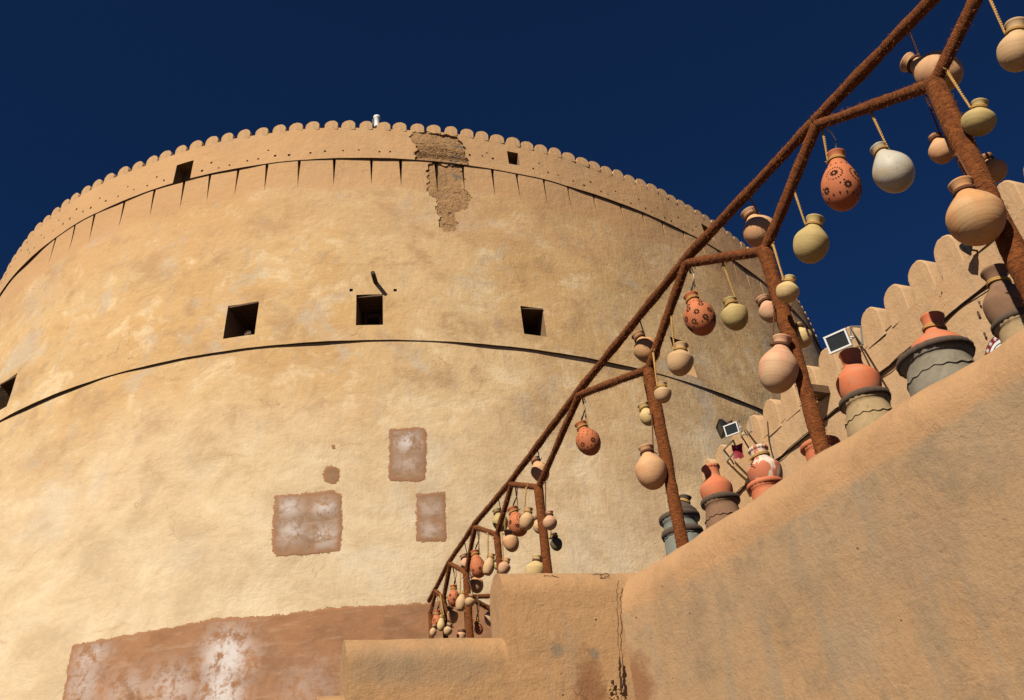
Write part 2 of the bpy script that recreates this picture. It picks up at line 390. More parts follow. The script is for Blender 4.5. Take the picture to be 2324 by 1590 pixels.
dots = Z6([(28,450),(77,473),(320,413),(379,360),(425,393),(493,374),(608,348),(680,338),(744,284),(788,320),(877,316),(1013,301),(1105,290),(1220,285),(1320,277),(1452,287),(1520,288),(2028,315),(2108,320),(2138,300),(2176,336)])
dots += [(1033.5+x*.2686, 261.8+y*.2686) for x, y in [(655,458),(707,412),(783,490),(868,509),(998,555),(1091,590),(1147,561),(1236,640),(1294,663),(1359,638),(1428,714),(1486,743),(1549,714),(1607,790),(1657,819),(1708,786),(1773,869),(1827,896),(1882,870),(1939,946),(2002,979),(2033,948)]]
dots += [(x*.4333, 275.6+y*.4333) for x, y in [(818,289),(857,309),(770,337),(668,342),(700,357),(617,393),(525,405),(555,418),(480,457),(441,478),(407,465),(371,514),(333,540),(310,520),(278,574),(231,610),(217,598),(178,662),(151,688),(145,673)]]
dmg_hi = Z6([(1660,160),(1700,147),(1740,155),(1790,178),(1850,180),(1900,183),(1945,205),(1980,245),(2003,290),(2012,340),(2012,385),(1930,378),(1860,368),(1760,356),(1675,349),(1685,300),(1690,265),(1670,240),(1655,200)])
dmg_lo = Z6([(1755,385),(1800,362),(1815,372),(1850,372),(1870,380),(1965,385),(1985,385),(1988,520),(2020,545),(2037,590),(2025,640),(1990,660),(1950,680),(1940,710),(1947,760),(1940,795),(1860,795),(1845,770),(1830,740),(1822,650),(1810,600),(1770,560),(1750,500),(1755,460),(1765,440)])
def to_tz(poly, off=0.0): return [h for h in (hit(u, v, off) for u, v in poly) if h]
DH = to_tz(dmg_hi, .05); DL = to_tz(dmg_lo)
def rect_of(u0, v0, u1, v1, off=0.0):
    hs = [hit(u0, .5*(v0+v1), off), hit(u1, .5*(v0+v1), off), hit(.5*(u0+u1), v0, off), hit(.5*(u0+u1), v1, off)]
    return hs[0][0], hs[1][0], hs[3][1], hs[2][1]            # th0 th1 z0 z1
mid_windows = [rect_of(512, 689, 582, 764), rect_of(808, 669, 869, 738), rect_of(1186, 698, 1236, 760), rect_of(1532, 775, 1568, 848)]
a0 = hit(13, 893); mid_windows.append((a0[0]-.030, a0[0]+.014, mid_windows[0][2]+.03, mid_windows[0][3]+.03))
par_windows = [rect_of(398, 371, 435, 410, .05), rect_of(1153, 347, 1177, 375, .05)]
b0 = hit(1612, 548, .05); par_windows.append((b0[0]-.016, b0[0]+.016, par_windows[1][2], par_windows[1][3]))
small_holes = [(797, 659), (897, 660)]
def cells(TH, Z):
    return .25*(TH[:-1, :-1]+TH[1:, :-1]+TH[:-1, 1:]+TH[1:, 1:]), .25*(Z[:-1, :-1]+Z[1:, :-1]+Z[:-1, 1:]+Z[1:, 1:])
def in_rect(ct, cz, r): return (ct > r[0]) & (ct < r[1]) & (cz > r[2]) & (cz < r[3])
def jag(poly, ct, cz, amp=.05, fr=9.0):
    u = ct*18.6
    ju = ct + amp/18.6*(np.sin(cz*fr+u*3)+.6*np.sin(cz*fr*2.7-u*5)+.8*(rng.random(ct.shape)-.5)); jz = cz + amp*(np.sin(u*fr*.9+1)+.6*np.sin(u*fr*2.3+cz*4)+.8*(rng.random(ct.shape)-.5))
    return inside(ju, jz, poly)
# lower wall
th = lines(TH0, TH1, .012); z = np.concatenate([np.linspace(-1.6, 4, 8)[:-1], np.linspace(4, ZS, 60)])
TH, Z = np.meshgrid(th, z); skin('lower_wall', TH, Z, -.026, [], M['tower'], TOWER)
# main wall with the windows, a step proud of the lower wall
ZT = ZC-1.15
ex_t = [x for w in mid_windows for x in w[:2]]; ex_z = [x for w in mid_windows for x in w[2:]]
hd = []
for u, v in small_holes:
    t_, z_ = hit(u, v); hd.append((t_-.0022, t_+.0022, z_-.045, z_+.045)); ex_t += hd[-1][:2]; ex_z += hd[-1][2:]
zl = [p for p in DL]; dt0, dt1 = min(p[0] for p in DL)-.006, max(p[0] for p in DL)+.006; dz0 = min(p[1] for p in DL)-.08
th = lines(TH0, TH1, .012, ex_t, (dt0, dt1, .0020)); z = lines(ZS-.012, ZT, .16, ex_z, (dz0, ZT, .037))
TH, Z = np.meshgrid(th, z); ct, cz = cells(TH, Z)
gone = jag(DL, ct, cz, .04)
hl = [(gone, .045, 'rubble_core', M['rubble'], .03)]
for w in mid_windows: hl.append((in_rect(ct, cz, w), 1.7, 'window', M['merlon' if w is mid_windows[3] else 'shaded_reveal'], 0))  # the sunlit recess keeps light plaster, the others get the shade-darkened one
for w in hd: hl.append((in_rect(ct, cz, w), .30, 'beam_hole', M['dark'], 0))
WIN = skin('main_wall', TH, Z, 0, hl, M['tower'], TOWER)[1][1:6]
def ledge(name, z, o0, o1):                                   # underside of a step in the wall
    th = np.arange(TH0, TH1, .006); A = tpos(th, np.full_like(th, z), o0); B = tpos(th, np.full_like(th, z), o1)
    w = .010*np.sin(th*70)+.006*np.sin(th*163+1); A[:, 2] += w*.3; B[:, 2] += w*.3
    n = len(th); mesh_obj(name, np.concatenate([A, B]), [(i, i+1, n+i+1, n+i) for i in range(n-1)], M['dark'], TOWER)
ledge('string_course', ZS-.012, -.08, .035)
# slotted band under the parapet: wedge slots between swelling panels
slot_px = [(x*.4333) for x in (75, 122, 202, 300, 402, 503, 657, 817)]+[344.5+x*.35576 for x in (210, 375, 553, 742, 945, 1168, 1400, 1588, 1808, 1983)]+[1033.5+x*.2686 for x in (308, 515, 740, 945, 1165, 1392, 1575, 1740, 1917)]+[1515.8+x*.28162 for x in (115, 255, 390, 515, 618, 725, 970, 1050)]
cor = [wall_pt(t, ZC) for t in np.linspace(math.radians(-178), math.radians(-15), 3000)]
cu = np.array([[1162+FPX*p.dot(RT)/p.dot(FW), t] for p, t in zip(cor, np.linspace(math.radians(-178), math.radians(-15), 3000))])
slots = sorted(float(cu[np.abs(cu[:, 0]-u).argmin(), 1]) for u in slot_px)
while slots[0] > TH0+.2: slots.insert(0, slots[0]-.062+random.uniform(-.006, .006))
while slots[-1] < TH1-.2: slots.append(slots[-1]+.062+random.uniform(-.006, .006))
nzr = 32; zr = np.linspace(ZT, ZC, nzr); wv = np.clip((zr-ZT-.02)/(ZC-ZT), 0, 1)
for k in range(len(slots)+1):
    a = slots[k-1] if k > 0 else TH0; b = slots[k] if k < len(slots) else TH1
    if b-a < .01: continue
    fine = b > dt0 and a < dt1
    n = max(3, int((b-a)/(.0022 if fine else .011)))
    wa = .0023*wv*(k > 0)*(.8+.4*random.random()); wb = .0023*wv*(k < len(slots))*(.8+.4*random.random())
    t = np.linspace(0, 1, n)[None, :]; TH = (a+wa)[:, None]*(1-t)+(b-wb)[:, None]*t; Z = np.repeat(zr[:, None], n, 1)
    ct, cz = cells(TH, Z); hl = []
    if fine:
        g_ = jag(DL, ct, cz, .04)
        if g_.any(): hl = [(g_, .045, 'rubble_core', M['rubble'], .03)]
    sw = (.035*wv**1.5)[:, None]                              # panels swell outwards to the parapet
    skin('slot_panel', TH, Z, sw, hl, M['tower'], TOWER)
    for TT, s in ((TH[:, :1], 1), (TH[:, -1:], -1)):          # cheeks of the slot
        A = tpos(TT, Z[:, :1], sw+uneven(TT, Z[:, :1]))[:, 0]; B = tpos(TT, Z[:, :1], -.30)[:, 0]
        mesh_obj('slot_cheek', np.concatenate([A, B]), [(i, i+1, nzr+i+1, nzr+i) for i in range(nzr-1)], M['merlon'], TOWER, smooth=False)
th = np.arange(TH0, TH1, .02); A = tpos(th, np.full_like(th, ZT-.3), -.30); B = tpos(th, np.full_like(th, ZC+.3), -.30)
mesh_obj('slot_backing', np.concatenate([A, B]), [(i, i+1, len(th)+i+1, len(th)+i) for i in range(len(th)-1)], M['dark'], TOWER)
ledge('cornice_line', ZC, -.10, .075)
# parapet band
ZP = 22.17
ex_t, ex_z, hr = [], [], []
for u, v in dots:
    h = hit(u, v, .06)
    if not h or not (ZC+.1 < h[1] < ZP-.1): continue
    s = .028*random.uniform(.8, 1.3); hr.append((h[0]-s/18.6, h[0]+s/18.6, h[1]-s*1.2, h[1]+s*1.2))
    ex_t += hr[-1][:2]; ex_z += hr[-1][2:]
for w in par_windows: ex_t += w[:2]; ex_z += w[2:]
pt0, pt1 = min(p[0] for p in DH)-.006, max(p[0] for p in DH)+.006
th = lines(TH0, TH1, .012, ex_t, (pt0, pt1, .0021)); z = lines(ZC, ZP, .035, ex_z)
TH, Z = np.meshgrid(th, z); ct, cz = cells(TH, Z)
hl = [(jag(DH, ct, cz, .04), .05, 'rubble_core', M['rubble'], .03)]
dd = np.zeros(ct.shape, bool)
for w in hr: dd |= in_rect(ct, cz, w)
hl.append((dd & ~hl[0][0], .22, 'putlog_holes', M['dark'], 0)); PUT = len(hl)-1
for w in par_windows: hl.append((in_rect(ct, cz, w), .42, 'window', M['shaded_reveal'], 0))  # recess shade is in the plaster colour here too
tag(skin('parapet', TH, Z, .06, hl, M['tower'], TOWER)[1][PUT], kind='stuff')
th = np.arange(TH0, TH1, .012); n = len(th); z1 = np.full_like(th, ZP); A = tpos(th, z1, .058+uneven(th, z1)); B = tpos(th, z1, -.36); C = tpos(th, z1-1.3, -.36)
mesh_obj('parapet_top', np.concatenate([A, B, C]), [(i, i+1, n+i+1, n+i) for i in range(n-1)]+[(n+i, n+i+1, 2*n+i+1, 2*n+i) for i in range(n-1)], M['merlon'], TOWER, smooth=False)
mesh_obj('roof_deck', [(0, 0, ZP+.4)]+[tuple(x) for x in C], [(0, i+1, i+2) for i in range(n-1)], M['merlon'], TOWER, smooth=False)
# scalloped merlons
def merlon_mesh(name, w, h, t, mat, seed, n=12):
    rnd = random.Random(seed); r = w/2; prof = [(-r, -.07)]
    for k in range(n+1):
        a = math.pi-math.pi*k/n; prof.append((r*math.cos(a)*(1+.02*rnd.uniform(-1, 1)), (h-r)+r*math.sin(a)*(1+.03*rnd.uniform(-1, 1))))
    prof.append((r, -.07)); m = len(prof); vs = []
    ins = .016*w/.42
    for y, s in ((-t/2, 1-2*ins/w), (-t/2+ins, 1), (t/2-ins, 1), (t/2, 1-2*ins/w)):
        vs += [(x*s, y, zz if zz < 0 else zz*(1-(1-s)*.6)) for x, zz in prof]
    fs = [tuple(range(m)), tuple(reversed(range(3*m, 4*m)))]
    fs += [(i*m+k+1, i*m+k, (i+1)*m+k, (i+1)*m+k+1) for i in range(3) for k in range(m-1)]
    me = bpy.data.meshes.new(name); me.from_pydata(vs, [], fs); me.materials.append(mat)
    me.polygons.foreach_set('use_smooth', [len(p.vertices) == 4 for p in me.polygons]); me.update(); return me
tm = [merlon_mesh('merlon', .425, .335, .41, M['merlon'], s) for s in range(6)]
t = math.radians(-207); k = 0
h0 = hit(870, 288)[0]; pitch = .0273; t = h0-pitch*int((h0-math.radians(-207))/pitch)
while t < math.radians(27):
    tt = t+random.uniform(-.0012, .0012)
    o = link_mesh('merlon', tm[k % 6], TOWER); P = wall_pt(tt, ZP, -.147+float(uneven(tt, ZP))); o.location = (P.x-AX, P.y-AY, ZP+1.6)
    o.rotation_euler = (0, random.uniform(-.03, .03), tt+math.pi/2); s = random.uniform(.93, 1.05); o.scale = (s, 1, random.uniform(.92, 1.06)); t += pitch; k += 1
# window fittings: palm-wood lintel boards, one inner frame
def radial(th): return Vector((math.cos(th), math.sin(th), 0)), Vector((-math.sin(th), math.cos(th), 0))
for i, w in enumerate(mid_windows):
    tc = .5*(w[0]+w[1]); er, et = radial(tc); wid = (w[1]-w[0])*18.9
    R3 = Matrix((et, er, Vector((0, 0, 1)))).transposed()
    for k in range(10):
        P = wall_pt(tc, w[3]-.035, -.09-k*.15); b = MB().box((0, 0, 0), (wid-.01, .135, .05), R3)
        o = b.build('lintel_board', M['wood'], WIN[i], False); o.location = P-Vector((AX, AY, -1.6))
    if i == 1:
        P = wall_pt(tc, .5*(w[2]+w[3]), -.75)-Vector((AX, AY, -1.6)); hh = (w[3]-w[2])
        for dx, dz, sx, sz in ((-.2, -.08, .07, hh-.1), (.2, -.08, .07, hh-.1), (0, hh/2-.20, .5, .08)):
            o = MB().box(et*dx+Vector((0, 0, dz)), (sx, .07, sz), R3).build('inner_frame_bar', M['wood'], WIN[i], False); o.location = P
# the dark beam end above the middle window
Pb = wall_pt(*hit(853, 643)); er, et = radial(hit(853, 643)[0])
b = MB(); er = (er+Vector((-.05, 0, 0))).normalized(); b.tube([Pb-er*.3, Pb+er*.2, Pb+er*.46], [.062, .062, .058], 10)
b.v = [(Vector(v)-Vector((AX, AY, -1.6))) for v in b.v]; b.build('water_spout', M['beam'], TOWER, False, label='short black wooden beam end above the middle window')
# repair patches
def patch(name, poly_px, mat, whites=(), step=.035, parent=TOWER, label=None, amp=.022, th_=.010, rnd_=1.3):
    pz = [h for h in (hit(u, v) for u, v in poly_px) if h]; pu = [(a*18.6, b) for a, b in pz]
    u0, u1 = min(p[0] for p in pu)-.15, max(p[0] for p in pu)+.15; z0, z1 = min(p[1] for p in pu)-.15, max(p[1] for p in pu)+.15
    U, Z = np.meshgrid(np.arange(u0, u1, step), np.arange(z0, z1, step)); cu_, cz_ = cells(U, Z)
    nz_ = lambda a, b: amp*(.5*np.sin(a*7+b*3)+.35*np.sin(a*27-b*15+2)+.35*np.sin(b*23+a*39)+rnd_*(rng.random(a.shape)-.5))
    m = inside(cu_+nz_(cu_, cz_), cz_+nz_(cz_, cu_), pu)
    nz, nt = U.shape; idx = np.arange(nz*nt).reshape(nz, nt); q = np.stack([idx[:-1, :-1], idx[:-1, 1:], idx[1:, 1:], idx[1:, :-1]], -1)[m]
    TH = U/18.6; E = edge_dist(U, Z, pu); E = np.where(inside(U, Z, pu), E, -E)
    off = np.where(Z < ZS-.02, -.026, 0)+uneven(TH, Z)+th_*np.clip(.35+E/.06, .3, 1)
    Wt = np.zeros(U.shape)
    for (wu, wvv, su, sv, s) in whites:
        h = hit(wu, wvv)
        if h: Wt = np.maximum(Wt, s*np.exp(-((U-h[0]*18.6)/su)**2-((Z-h[1])/sv)**2))
    P = tpos(TH, Z, off).reshape(-1, 3); used = np.unique(q); rm = np.full(nz*nt, -1); rm[used] = np.arange(len(used))
    mesh_obj(name, P[used], rm[q], mat, parent, uv=np.stack([U, Z], -1).reshape(-1, 2)[used], attrs={'edge': E.ravel()[used], 'white': Wt.ravel()[used]}, label=label)
patch('repair_patch', [(884,972),(958,968),(968,975),(966,1085),(955,1093),(885,1090),(880,1080)], M['patch_grey'], [(925,1002,.30,.28,.9),(925,1050,.3,.25,.4)], .02, label='upright brown repair patch with a pale top')
patch('repair_patch', [(752+20*math.cos(a*math.pi/6), 1077+21*math.sin(a*math.pi/6)) for a in range(12)], M['patch_grey'], (), .02, label='small round brown repair patch')
patch('repair_patch', [(755+5*math.cos(a*math.pi/4), 1014+6*math.sin(a*math.pi/4)) for a in range(8)], M['patch_grey'], (), .02, amp=.02, label='tiny brown plaster spot')
patch('repair_patch', [(622,1125),(700,1118),(755,1112),(774,1122),(776,1200),(770,1250),(700,1260),(625,1264),(618,1245)], M['patch_grey'], [(657,1152,.26,.26,.75),(735,1150,.26,.24,.75),(662,1205,.27,.3,.7),(735,1216,.3,.3,.7)], .02, label='large square brown repair patch with four pale fields')
patch('repair_patch', [(943,1120),(1010,1117),(1014,1220),(1008,1228),(945,1228)], M['patch_grey'], [(975,1150,.3,.2,.45),(975,1200,.3,.2,.45)], .02, label='low upright grey brown repair patch')
patch('repair_patch', [(165,1462),(300,1440),(415,1418),(480,1405),(600,1398),(760,1380),(890,1372),(1000,1366),(1100,1370),(1250,1385),(1250,1900),(90,1900),(137,1590),(150,1510)], M['patch'],
      [(512,1490,.42,.55,1.2),(498,1590,.4,1.0,1.1),(545,1500,.4,.4,.5),(200,1490,.4,.35,.6),(185,1555,.45,.6,.5),(385,1565,.5,.5,.65),(290,1575,.6,.5,.4),(700,1560,.6,.5,.25)], .018, amp=.03, th_=.014, rnd_=1.1, label='broad red brown replastered area at the tower foot')
# lamp behind the parapet top
P = wall_pt(hit(851, 290)[0], ZP, -.55)
L = empty('roof_lamp', P-Vector((0, 0, 1.3)), label='small white cylindrical lamp standing on the tower roof behind the parapet', cat='lamp')
MB().tube([(0, 0, 0), (0, 0, 1.95)], .03, 8).build('pole', M['steel'], L)
MB().lathe([(0, 1.95), (.09, 1.95), (.095, 1.99), (.09, 2.34), (.11, 2.36), (.11, 2.42), (0, 2.43)], 14).build('housing', M['white'], L)
MB().box((-.11, 0, 2.16), (.07, .1, .26)).build('bracket', M['black'], L, False)
# cannons in two window recesses
for i, w, lab in ((0, mid_windows[0], 'dark cannon barrel with pale muzzle ring in the tower window left of the beam'), (4, mid_windows[4], 'dark cannon barrel in the tower window farthest from the stairs')):
    tc = .5*(w[0]+w[1])+.002; er, et = radial(tc); P = wall_pt(tc, w[2]+.36, -.40)
    c = empty('cannon', P-er*.9+Vector((0, 0, -.36)), label=lab, cat='cannon'); o0 = Vector(c.location)
    b = MB().tube([P-er*.72-o0, P-er*.2-o0, P-o0], [.105, .085, .078], 14); b.build('barrel', M['wood'], c)
    t_ = MB().tube([P-er*.03-o0, P+er*.03-o0], [.095, .09], 16, False); t_.tube([P+er*.03-o0, P-er*.03-o0], [.09, .05], 16, False); t_.build('muzzle_ring', M['steel'], c)
    MB().box(P-er*.5-o0-Vector((0, 0, .21)), (.2, .5, .29), Matrix((et, er, Vector((0, 0, 1)))).transposed()).build('carriage', M['wood'], c, False)
# ---------------------------------------------------------------- crenellated curtain wall running from the tower
CE = Vector((4.62, 23.42, 0)); CD = Vector((.383, -.924, 0)).normalized(); CN = Vector((-CD.y, CD.x, 0)); CN = -CN if CN.x > 0 else CN  # CN faces the stairs
ZL, ZB, ZMT = 9.54, 10.25, 11.0                               # dark line, merlon feet, merlon tops
CW = empty('curtain_wall', (CE.x, CE.y, -1.6), label='crenellated ochre curtain wall with a row of round topped merlons beside the tower', cat='wall')
def cw(s, o, z): p = CE+CD*s+CN*o; return Vector((p.x-CE.x, p.y-CE.y, z+1.6))
LEN, TK = 17.0, .75
def slab(name, z0, z1, o_front, mat):
    ns = 70; nz = max(2, int((z1-z0)/.25)); vs = []
    for j in range(nz+1):
        for i in range(ns+1):
            s = LEN*i/ns; zz = z0+(z1-z0)*j/nz; w = .018*math.sin(s*1.9+zz)+.012*math.sin(s*4.3-zz*2.1)
            vs.append(cw(s, o_front+w, zz))
    fs = [(j*(ns+1)+i, j*(ns+1)+i+1, (j+1)*(ns+1)+i+1, (j+1)*(ns+1)+i) for j in range(nz) for i in range(ns)]
    b = len(vs); vs += [cw(0, -TK, z0), cw(LEN, -TK, z0), cw(LEN, -TK, z1), cw(0, -TK, z1), cw(0, o_front, z1), cw(LEN, o_front, z1), cw(LEN, o_front, z0)]
    fs += [(b, b+1, b+2, b+3), (b+4, b+5, b+2, b+3), (b+6, b+1, b+2, b+5)]
    return mesh_obj(name, vs, fs, mat, CW)
M['curtain'] = mat_wall('curtain_plaster', (.46, .285, .145), (.49, .325, .18), (.38, .25, .14), sc=.5, grain=.9)
slab('wall_base', -1.6, ZL-.015, -.03, M['curtain']); slab('wall_head', ZL+.015, ZB, .02, M['curtain'])
def strip(name, pts, r, mat, parent, n=6): return MB().tube(pts, r, n).build(name, mat, parent)
mesh_obj('string_course', [cw(0, .02, ZL+.015), cw(LEN, .02, ZL+.015), cw(LEN, -.06, ZL-.015), cw(0, -.06, ZL-.015)], [(0, 1, 2, 3)], M['dark'], CW, smooth=False)
cmm = [merlon_mesh('merlon', .575, .75, TK+.02, M['curtain'], 20+s, 16) for s in range(5)]
s0 = (on_z(2145, 545, ZMT)-CE).dot(CD); s_ = s0 % .765
MER = []
k = 0
while s_ < LEN-.3:
    o = link_mesh('merlon', cmm[k % 5], CW); o.location = cw(s_, -TK/2+.015, ZB); o.rotation_euler = (random.uniform(-.01, .01), 0, math.atan2(CD.y, CD.x)); o.scale = (1, 1, random.uniform(.97, 1.03))
    MER.append(s_); s_ += .765; k += 1
def cw_px(u, v, off=.02):                                     # pixel -> point on the curtain wall's face
    return on_plane(u, v, CE+CN*off, CN)
for u, v, r in ((2140, 668, .04), (2144, 690, .03), (2136, 676, .03), (2148, 655, .03), (2150, 702, .03), (2222, 713, .04), (2236, 760, .035), (2224, 688, .03), (2060, 708, .03)):
    P = cw_px(u, v, .012); c = MB()
    er = CN; et = CD
    pts = [P+er*.014+et*(r*math.cos(a)*random.uniform(.55, 1))+Vector((0, 0, r*1.6*math.sin(a)*random.uniform(.7, 1.1))) for a in [2*math.pi*i/9 for i in range(9)]]
    o = c.add([p-Vector((CE.x, CE.y, -1.6)) for p in pts], [tuple(range(9))]).build('broken_hole', M['dark'], CW, False)
M['greypatch'] = mat_plain('grey_patch', (.39, .265, .155), .95, .3, 4)
for (u, v, a, b) in ():
    P = cw_px(u, v, .026); pts = [P+CD*(a*math.cos(w)*random.uniform(.8, 1.1))+Vector((0, 0, b*math.sin(w)*random.uniform(.8, 1.1)))-Vector((CE.x, CE.y, -1.6)) for w in [2*math.pi*i/14 for i in range(14)]]
    mesh_obj('grey_patch', pts, [tuple(range(14))], M['greypatch'], CW, smooth=False)
# cable along the line of the wall
pts = [cw(s, .035, ZL+.012+.012*math.sin(s*5)) + Vector((0, 0, .03*(random.random()-.5))) for s in np.arange(1.0, LEN-2, .3)]
cb = MB().tube([Vector(p)+Vector((CE.x, CE.y, -1.6)) for p in pts], .010, 6)
cb.tube([cw_px(u, v, .04) for u, v in ((1742, 957), (1745, 1000), (1752, 1030), (1757, 1045))], .014, 6)
cb.build('black_cable', M['blackcord'], label='black cable clipped along the dark line of the curtain wall', cat='cable')
# floodlights on steel brackets
def floodlight(P, aim, sc, label, body='white', bracket=True, hang=0.0):
    aim = aim.normalized(); side = aim.cross(Vector((0, 0, 1))).normalized(); up = side.cross(aim).normalized()
    R3 = Matrix((side, aim, up)).transposed(); f = empty('floodlight', P, label=label, cat='floodlight', group='floodlights on the curtain wall')
    w, h, d = .42*sc, .34*sc, .20*sc
    fr = [(-w/2, d/2, -h/2), (w/2, d/2, -h/2), (w/2, d/2, h/2), (-w/2, d/2, h/2)]; bk = [(x*.42, -d/2, zz*.42) for x, _, zz in fr]; md = [(x*.95, d*.1, zz*.95) for x, _, zz in fr]
    vs = [R3 @ Vector(p) for p in fr+md+bk]
    fs = [(k, (k+1) % 4, 4+(k+1) % 4, 4+k) for k in range(4)]+[(4+k, 4+(k+1) % 4, 8+(k+1) % 4, 8+k) for k in range(4)]+[(11, 10, 9, 8)]
    mesh_obj('housing', vs, fs, M[body], f, smooth=False)
    rim = MB()
    for (c, s) in (((0, d/2, h/2-.02*sc), (w, .03*sc, .03*sc)), ((0, d/2, -h/2+.02*sc), (w, .03*sc, .03*sc)), ((w/2-.02*sc, d/2, 0), (.03*sc, .03*sc, h-.06*sc)), ((-w/2+.02*sc, d/2, 0), (.03*sc, .03*sc, h-.06*sc))): rim.box(R3 @ Vector(c), s, R3)
    rim.build('bezel', M[body], f, False)
    MB().box(R3 @ Vector((0, d/2-.005, 0)), (w-.03*sc, .012, h-.03*sc), R3).build('glass', M['lens'], f, False)
    yk = MB()
    yk.tube([R3 @ Vector((-w/2-.01, 0, 0)), R3 @ Vector((-w/2-.02, -d*.9, .02)), R3 @ Vector((w/2+.02, -d*.9, .02)), R3 @ Vector((w/2+.01, 0, 0))], .014*sc+.004, 6)
    yk.build('yoke', M['white' if body == 'white' else 'black'], f); return f
def bracket(a, b, c, d, label, group=None):                   # welded angle-iron frame: corner points
    o = empty('steel_bracket', a, label=label, cat='bracket', group=group); bars = [(a, b), (b, c), (c, d), (d, a)]
    for p, q_ in bars: MB().tube([p-a, q_-a], .022, 4).build('bar', M['steel'], o, False)
    return o
toC = Vector((-.55, -.75, -.25))
def cwo(u, v, off): return on_plane(u, v, CE+CN*off, CN)
b1 = [cwo(1930, 742, .03), cwo(1954, 742, .85), cwo(1958, 782, .85), cwo(1934, 795, .03)]
br = bracket(b1[0], b1[1], b1[2], b1[3], 'square steel bracket holding the white floodlight over the wall')
MB().tube([Vector((0, 0, 0)), b1[2]-b1[0]], .018, 4).build('brace', M['steel'], br, False)
floodlight(cwo(1905, 777, .95), toC, 1.12, 'white square floodlight with dark glass on the bracket above the orange jug')
b2 = [cwo(1676, 955, .03), cwo(1700, 948, .8), cwo(1706, 980, .8), cwo(1682, 990, .03)]
br2 = bracket(*b2, 'square steel bracket holding a pair of floodlights near the tower')
floodlight(cwo(1663, 976, .95), Vector((-.5, -.8, -.2)), .82, 'small white floodlight beside a black one near the tower')
floodlight(cwo(1643, 972, 1.0), Vector((-.95, -.05, -.2)), .95, 'black floodlight seen from the side near the tower', 'black')
b3 = [cwo(1642, 1022, .03), cwo(1664, 1000, .75), cwo(1672, 1020, .75), cwo(1650, 1048, .03)]
bracket(*b3, 'empty square steel bracket below the paired floodlights')
P = cwo(1670, 1008, .78)
cl = MB(); cl.add([P+Vector((random.uniform(-.05, .05)+.30*(i % 4-1.5)/3, random.uniform(-.08, .08), -.13*(i//4))) for i in range(16)], [(r*4+c, r*4+c+1, r*4+c+5, r*4+c+4) for r in range(3) for c in range(3)])
cl.build('red_cloth', M['crimson'], label='crumpled dark red cloth hung on the empty bracket', cat='cloth')
P = cwo(2196, 566, .25)
lw = empty('wall_lamp', P, label='small black pointed lamp on the curtain wall under the largest pot', cat='lamp')
MB().tube([(0, 0, 0), (-CN)*.24], .02, 6).build('arm', M['black'], lw); MB().lathe([(0, -.16), (.10, .02), (.12, .10), (.03, .14), (0, .14)], 8).build('shade', M['black'], lw, False)
P = cwo(1873, 893, .02); wb = empty('wooden_spout', P, label='weathered wooden box spout jutting from the curtain wall', cat='spout')
Rc = Matrix((CD, CN, Vector((0, 0, 1)))).transposed()
for c, s in (((0, .22, -.09), (.36, .56, .03)), ((-.165, .22, .0), (.03, .56, .15)), ((.165, .22, 0), (.03, .56, .15)), ((0, .0, .03), (.30, .10, .12))): MB().box(Rc @ Vector(c), s, Rc).build('board', M['wood'], wb, False)
# round emblem sign on the curtain wall (partly hidden behind a jar)
P = cwo(2276, 806, .06); sg = empty('round_sign', P, label='round white sign with crimson patterned ring and thin green edge on the curtain wall', cat='sign')
def disc(name, r0, r1, off, mat, a0=0, a1=2*math.pi, n=48, parent=sg):
    vs = []; 
    for i in range(n+1):
        a = a0+(a1-a0)*i/n
        for r in (r0, r1): vs.append(CN*off+CD*(r*math.cos(a))+Vector((0, 0, r*math.sin(a))))
    mesh_obj(name, vs, [(2*i, 2*i+1, 2*i+3, 2*i+2) for i in range(n)], mat, parent, smooth=False)
RS_ = .385
MB().tube([-CN*.03, CN*.008], RS_, 40).build('plate', M['signgreen'], sg, False)
disc('crimson_ring', RS_*.72, RS_*.97, .012, M['crimson']); disc('white_ring', RS_*.30, RS_*.71, .012, M['white']); disc('green_line', RS_*.52, RS_*.56, .016, M['signgreen']); disc('emblem', .02, RS_*.26, .014, M['crimson'], 0, 2*math.pi, 9)
st = MB()
for i in range(16):
    a = 2*math.pi*i/16; c = CN*.018+CD*(RS_*.85*math.cos(a))+Vector((0, 0, RS_*.85*math.sin(a)))
    for j in range(3):
        w = math.pi*j/3+a; d1 = (CD*math.cos(w)+Vector((0, 0, math.sin(w))))*.04; d2 = (CD*-math.sin(w)+Vector((0, 0, math.cos(w))))*.006
        st.add([c-d1-d2, c+d1-d2, c+d1+d2, c-d1+d2], [(0, 1, 2, 3)])
tag(st.build('star_pattern', M['white'], sg, False), kind='stuff')

# ---------------------------------------------------------------- the pot rack: posts, zigzag bars, top rail
ZTN, BASE = 3.165, 1.74
Tn = [on_z(u, v, ZTN) for u, v in ((2120, 190), (1735, 570), (1472, 838), (1222, 1107), (1128, 1215), (1058, 1300), (1007, 1359), (977, 1392))]
Tn.insert(0, Tn[0]*2-Tn[1])                                    # the post beyond the right edge
Rn = []
r_px = [None, (1850, 275), (1555, 590), (1312, 890), (1160, 1092), (1078, 1189), (1021, 1273), (989, 1335)]
for i in range(8):
    mid = (Tn[i]+Tn[i+1])/2
    if r_px[i] is None: Rn.append(Vector((mid.x, mid.y, 3.545)))
    else: d = ray(*r_px[i]); Rn.append(d*(mid.y/d.y))
RACK = empty('pot_rack', (Tn[3].x, Tn[3].y, BASE), label='rust brown fibre wrapped zigzag rack of posts and rails carrying hanging pots', cat='rack')
RO = Vector(RACK.location)
fuzz = MB()
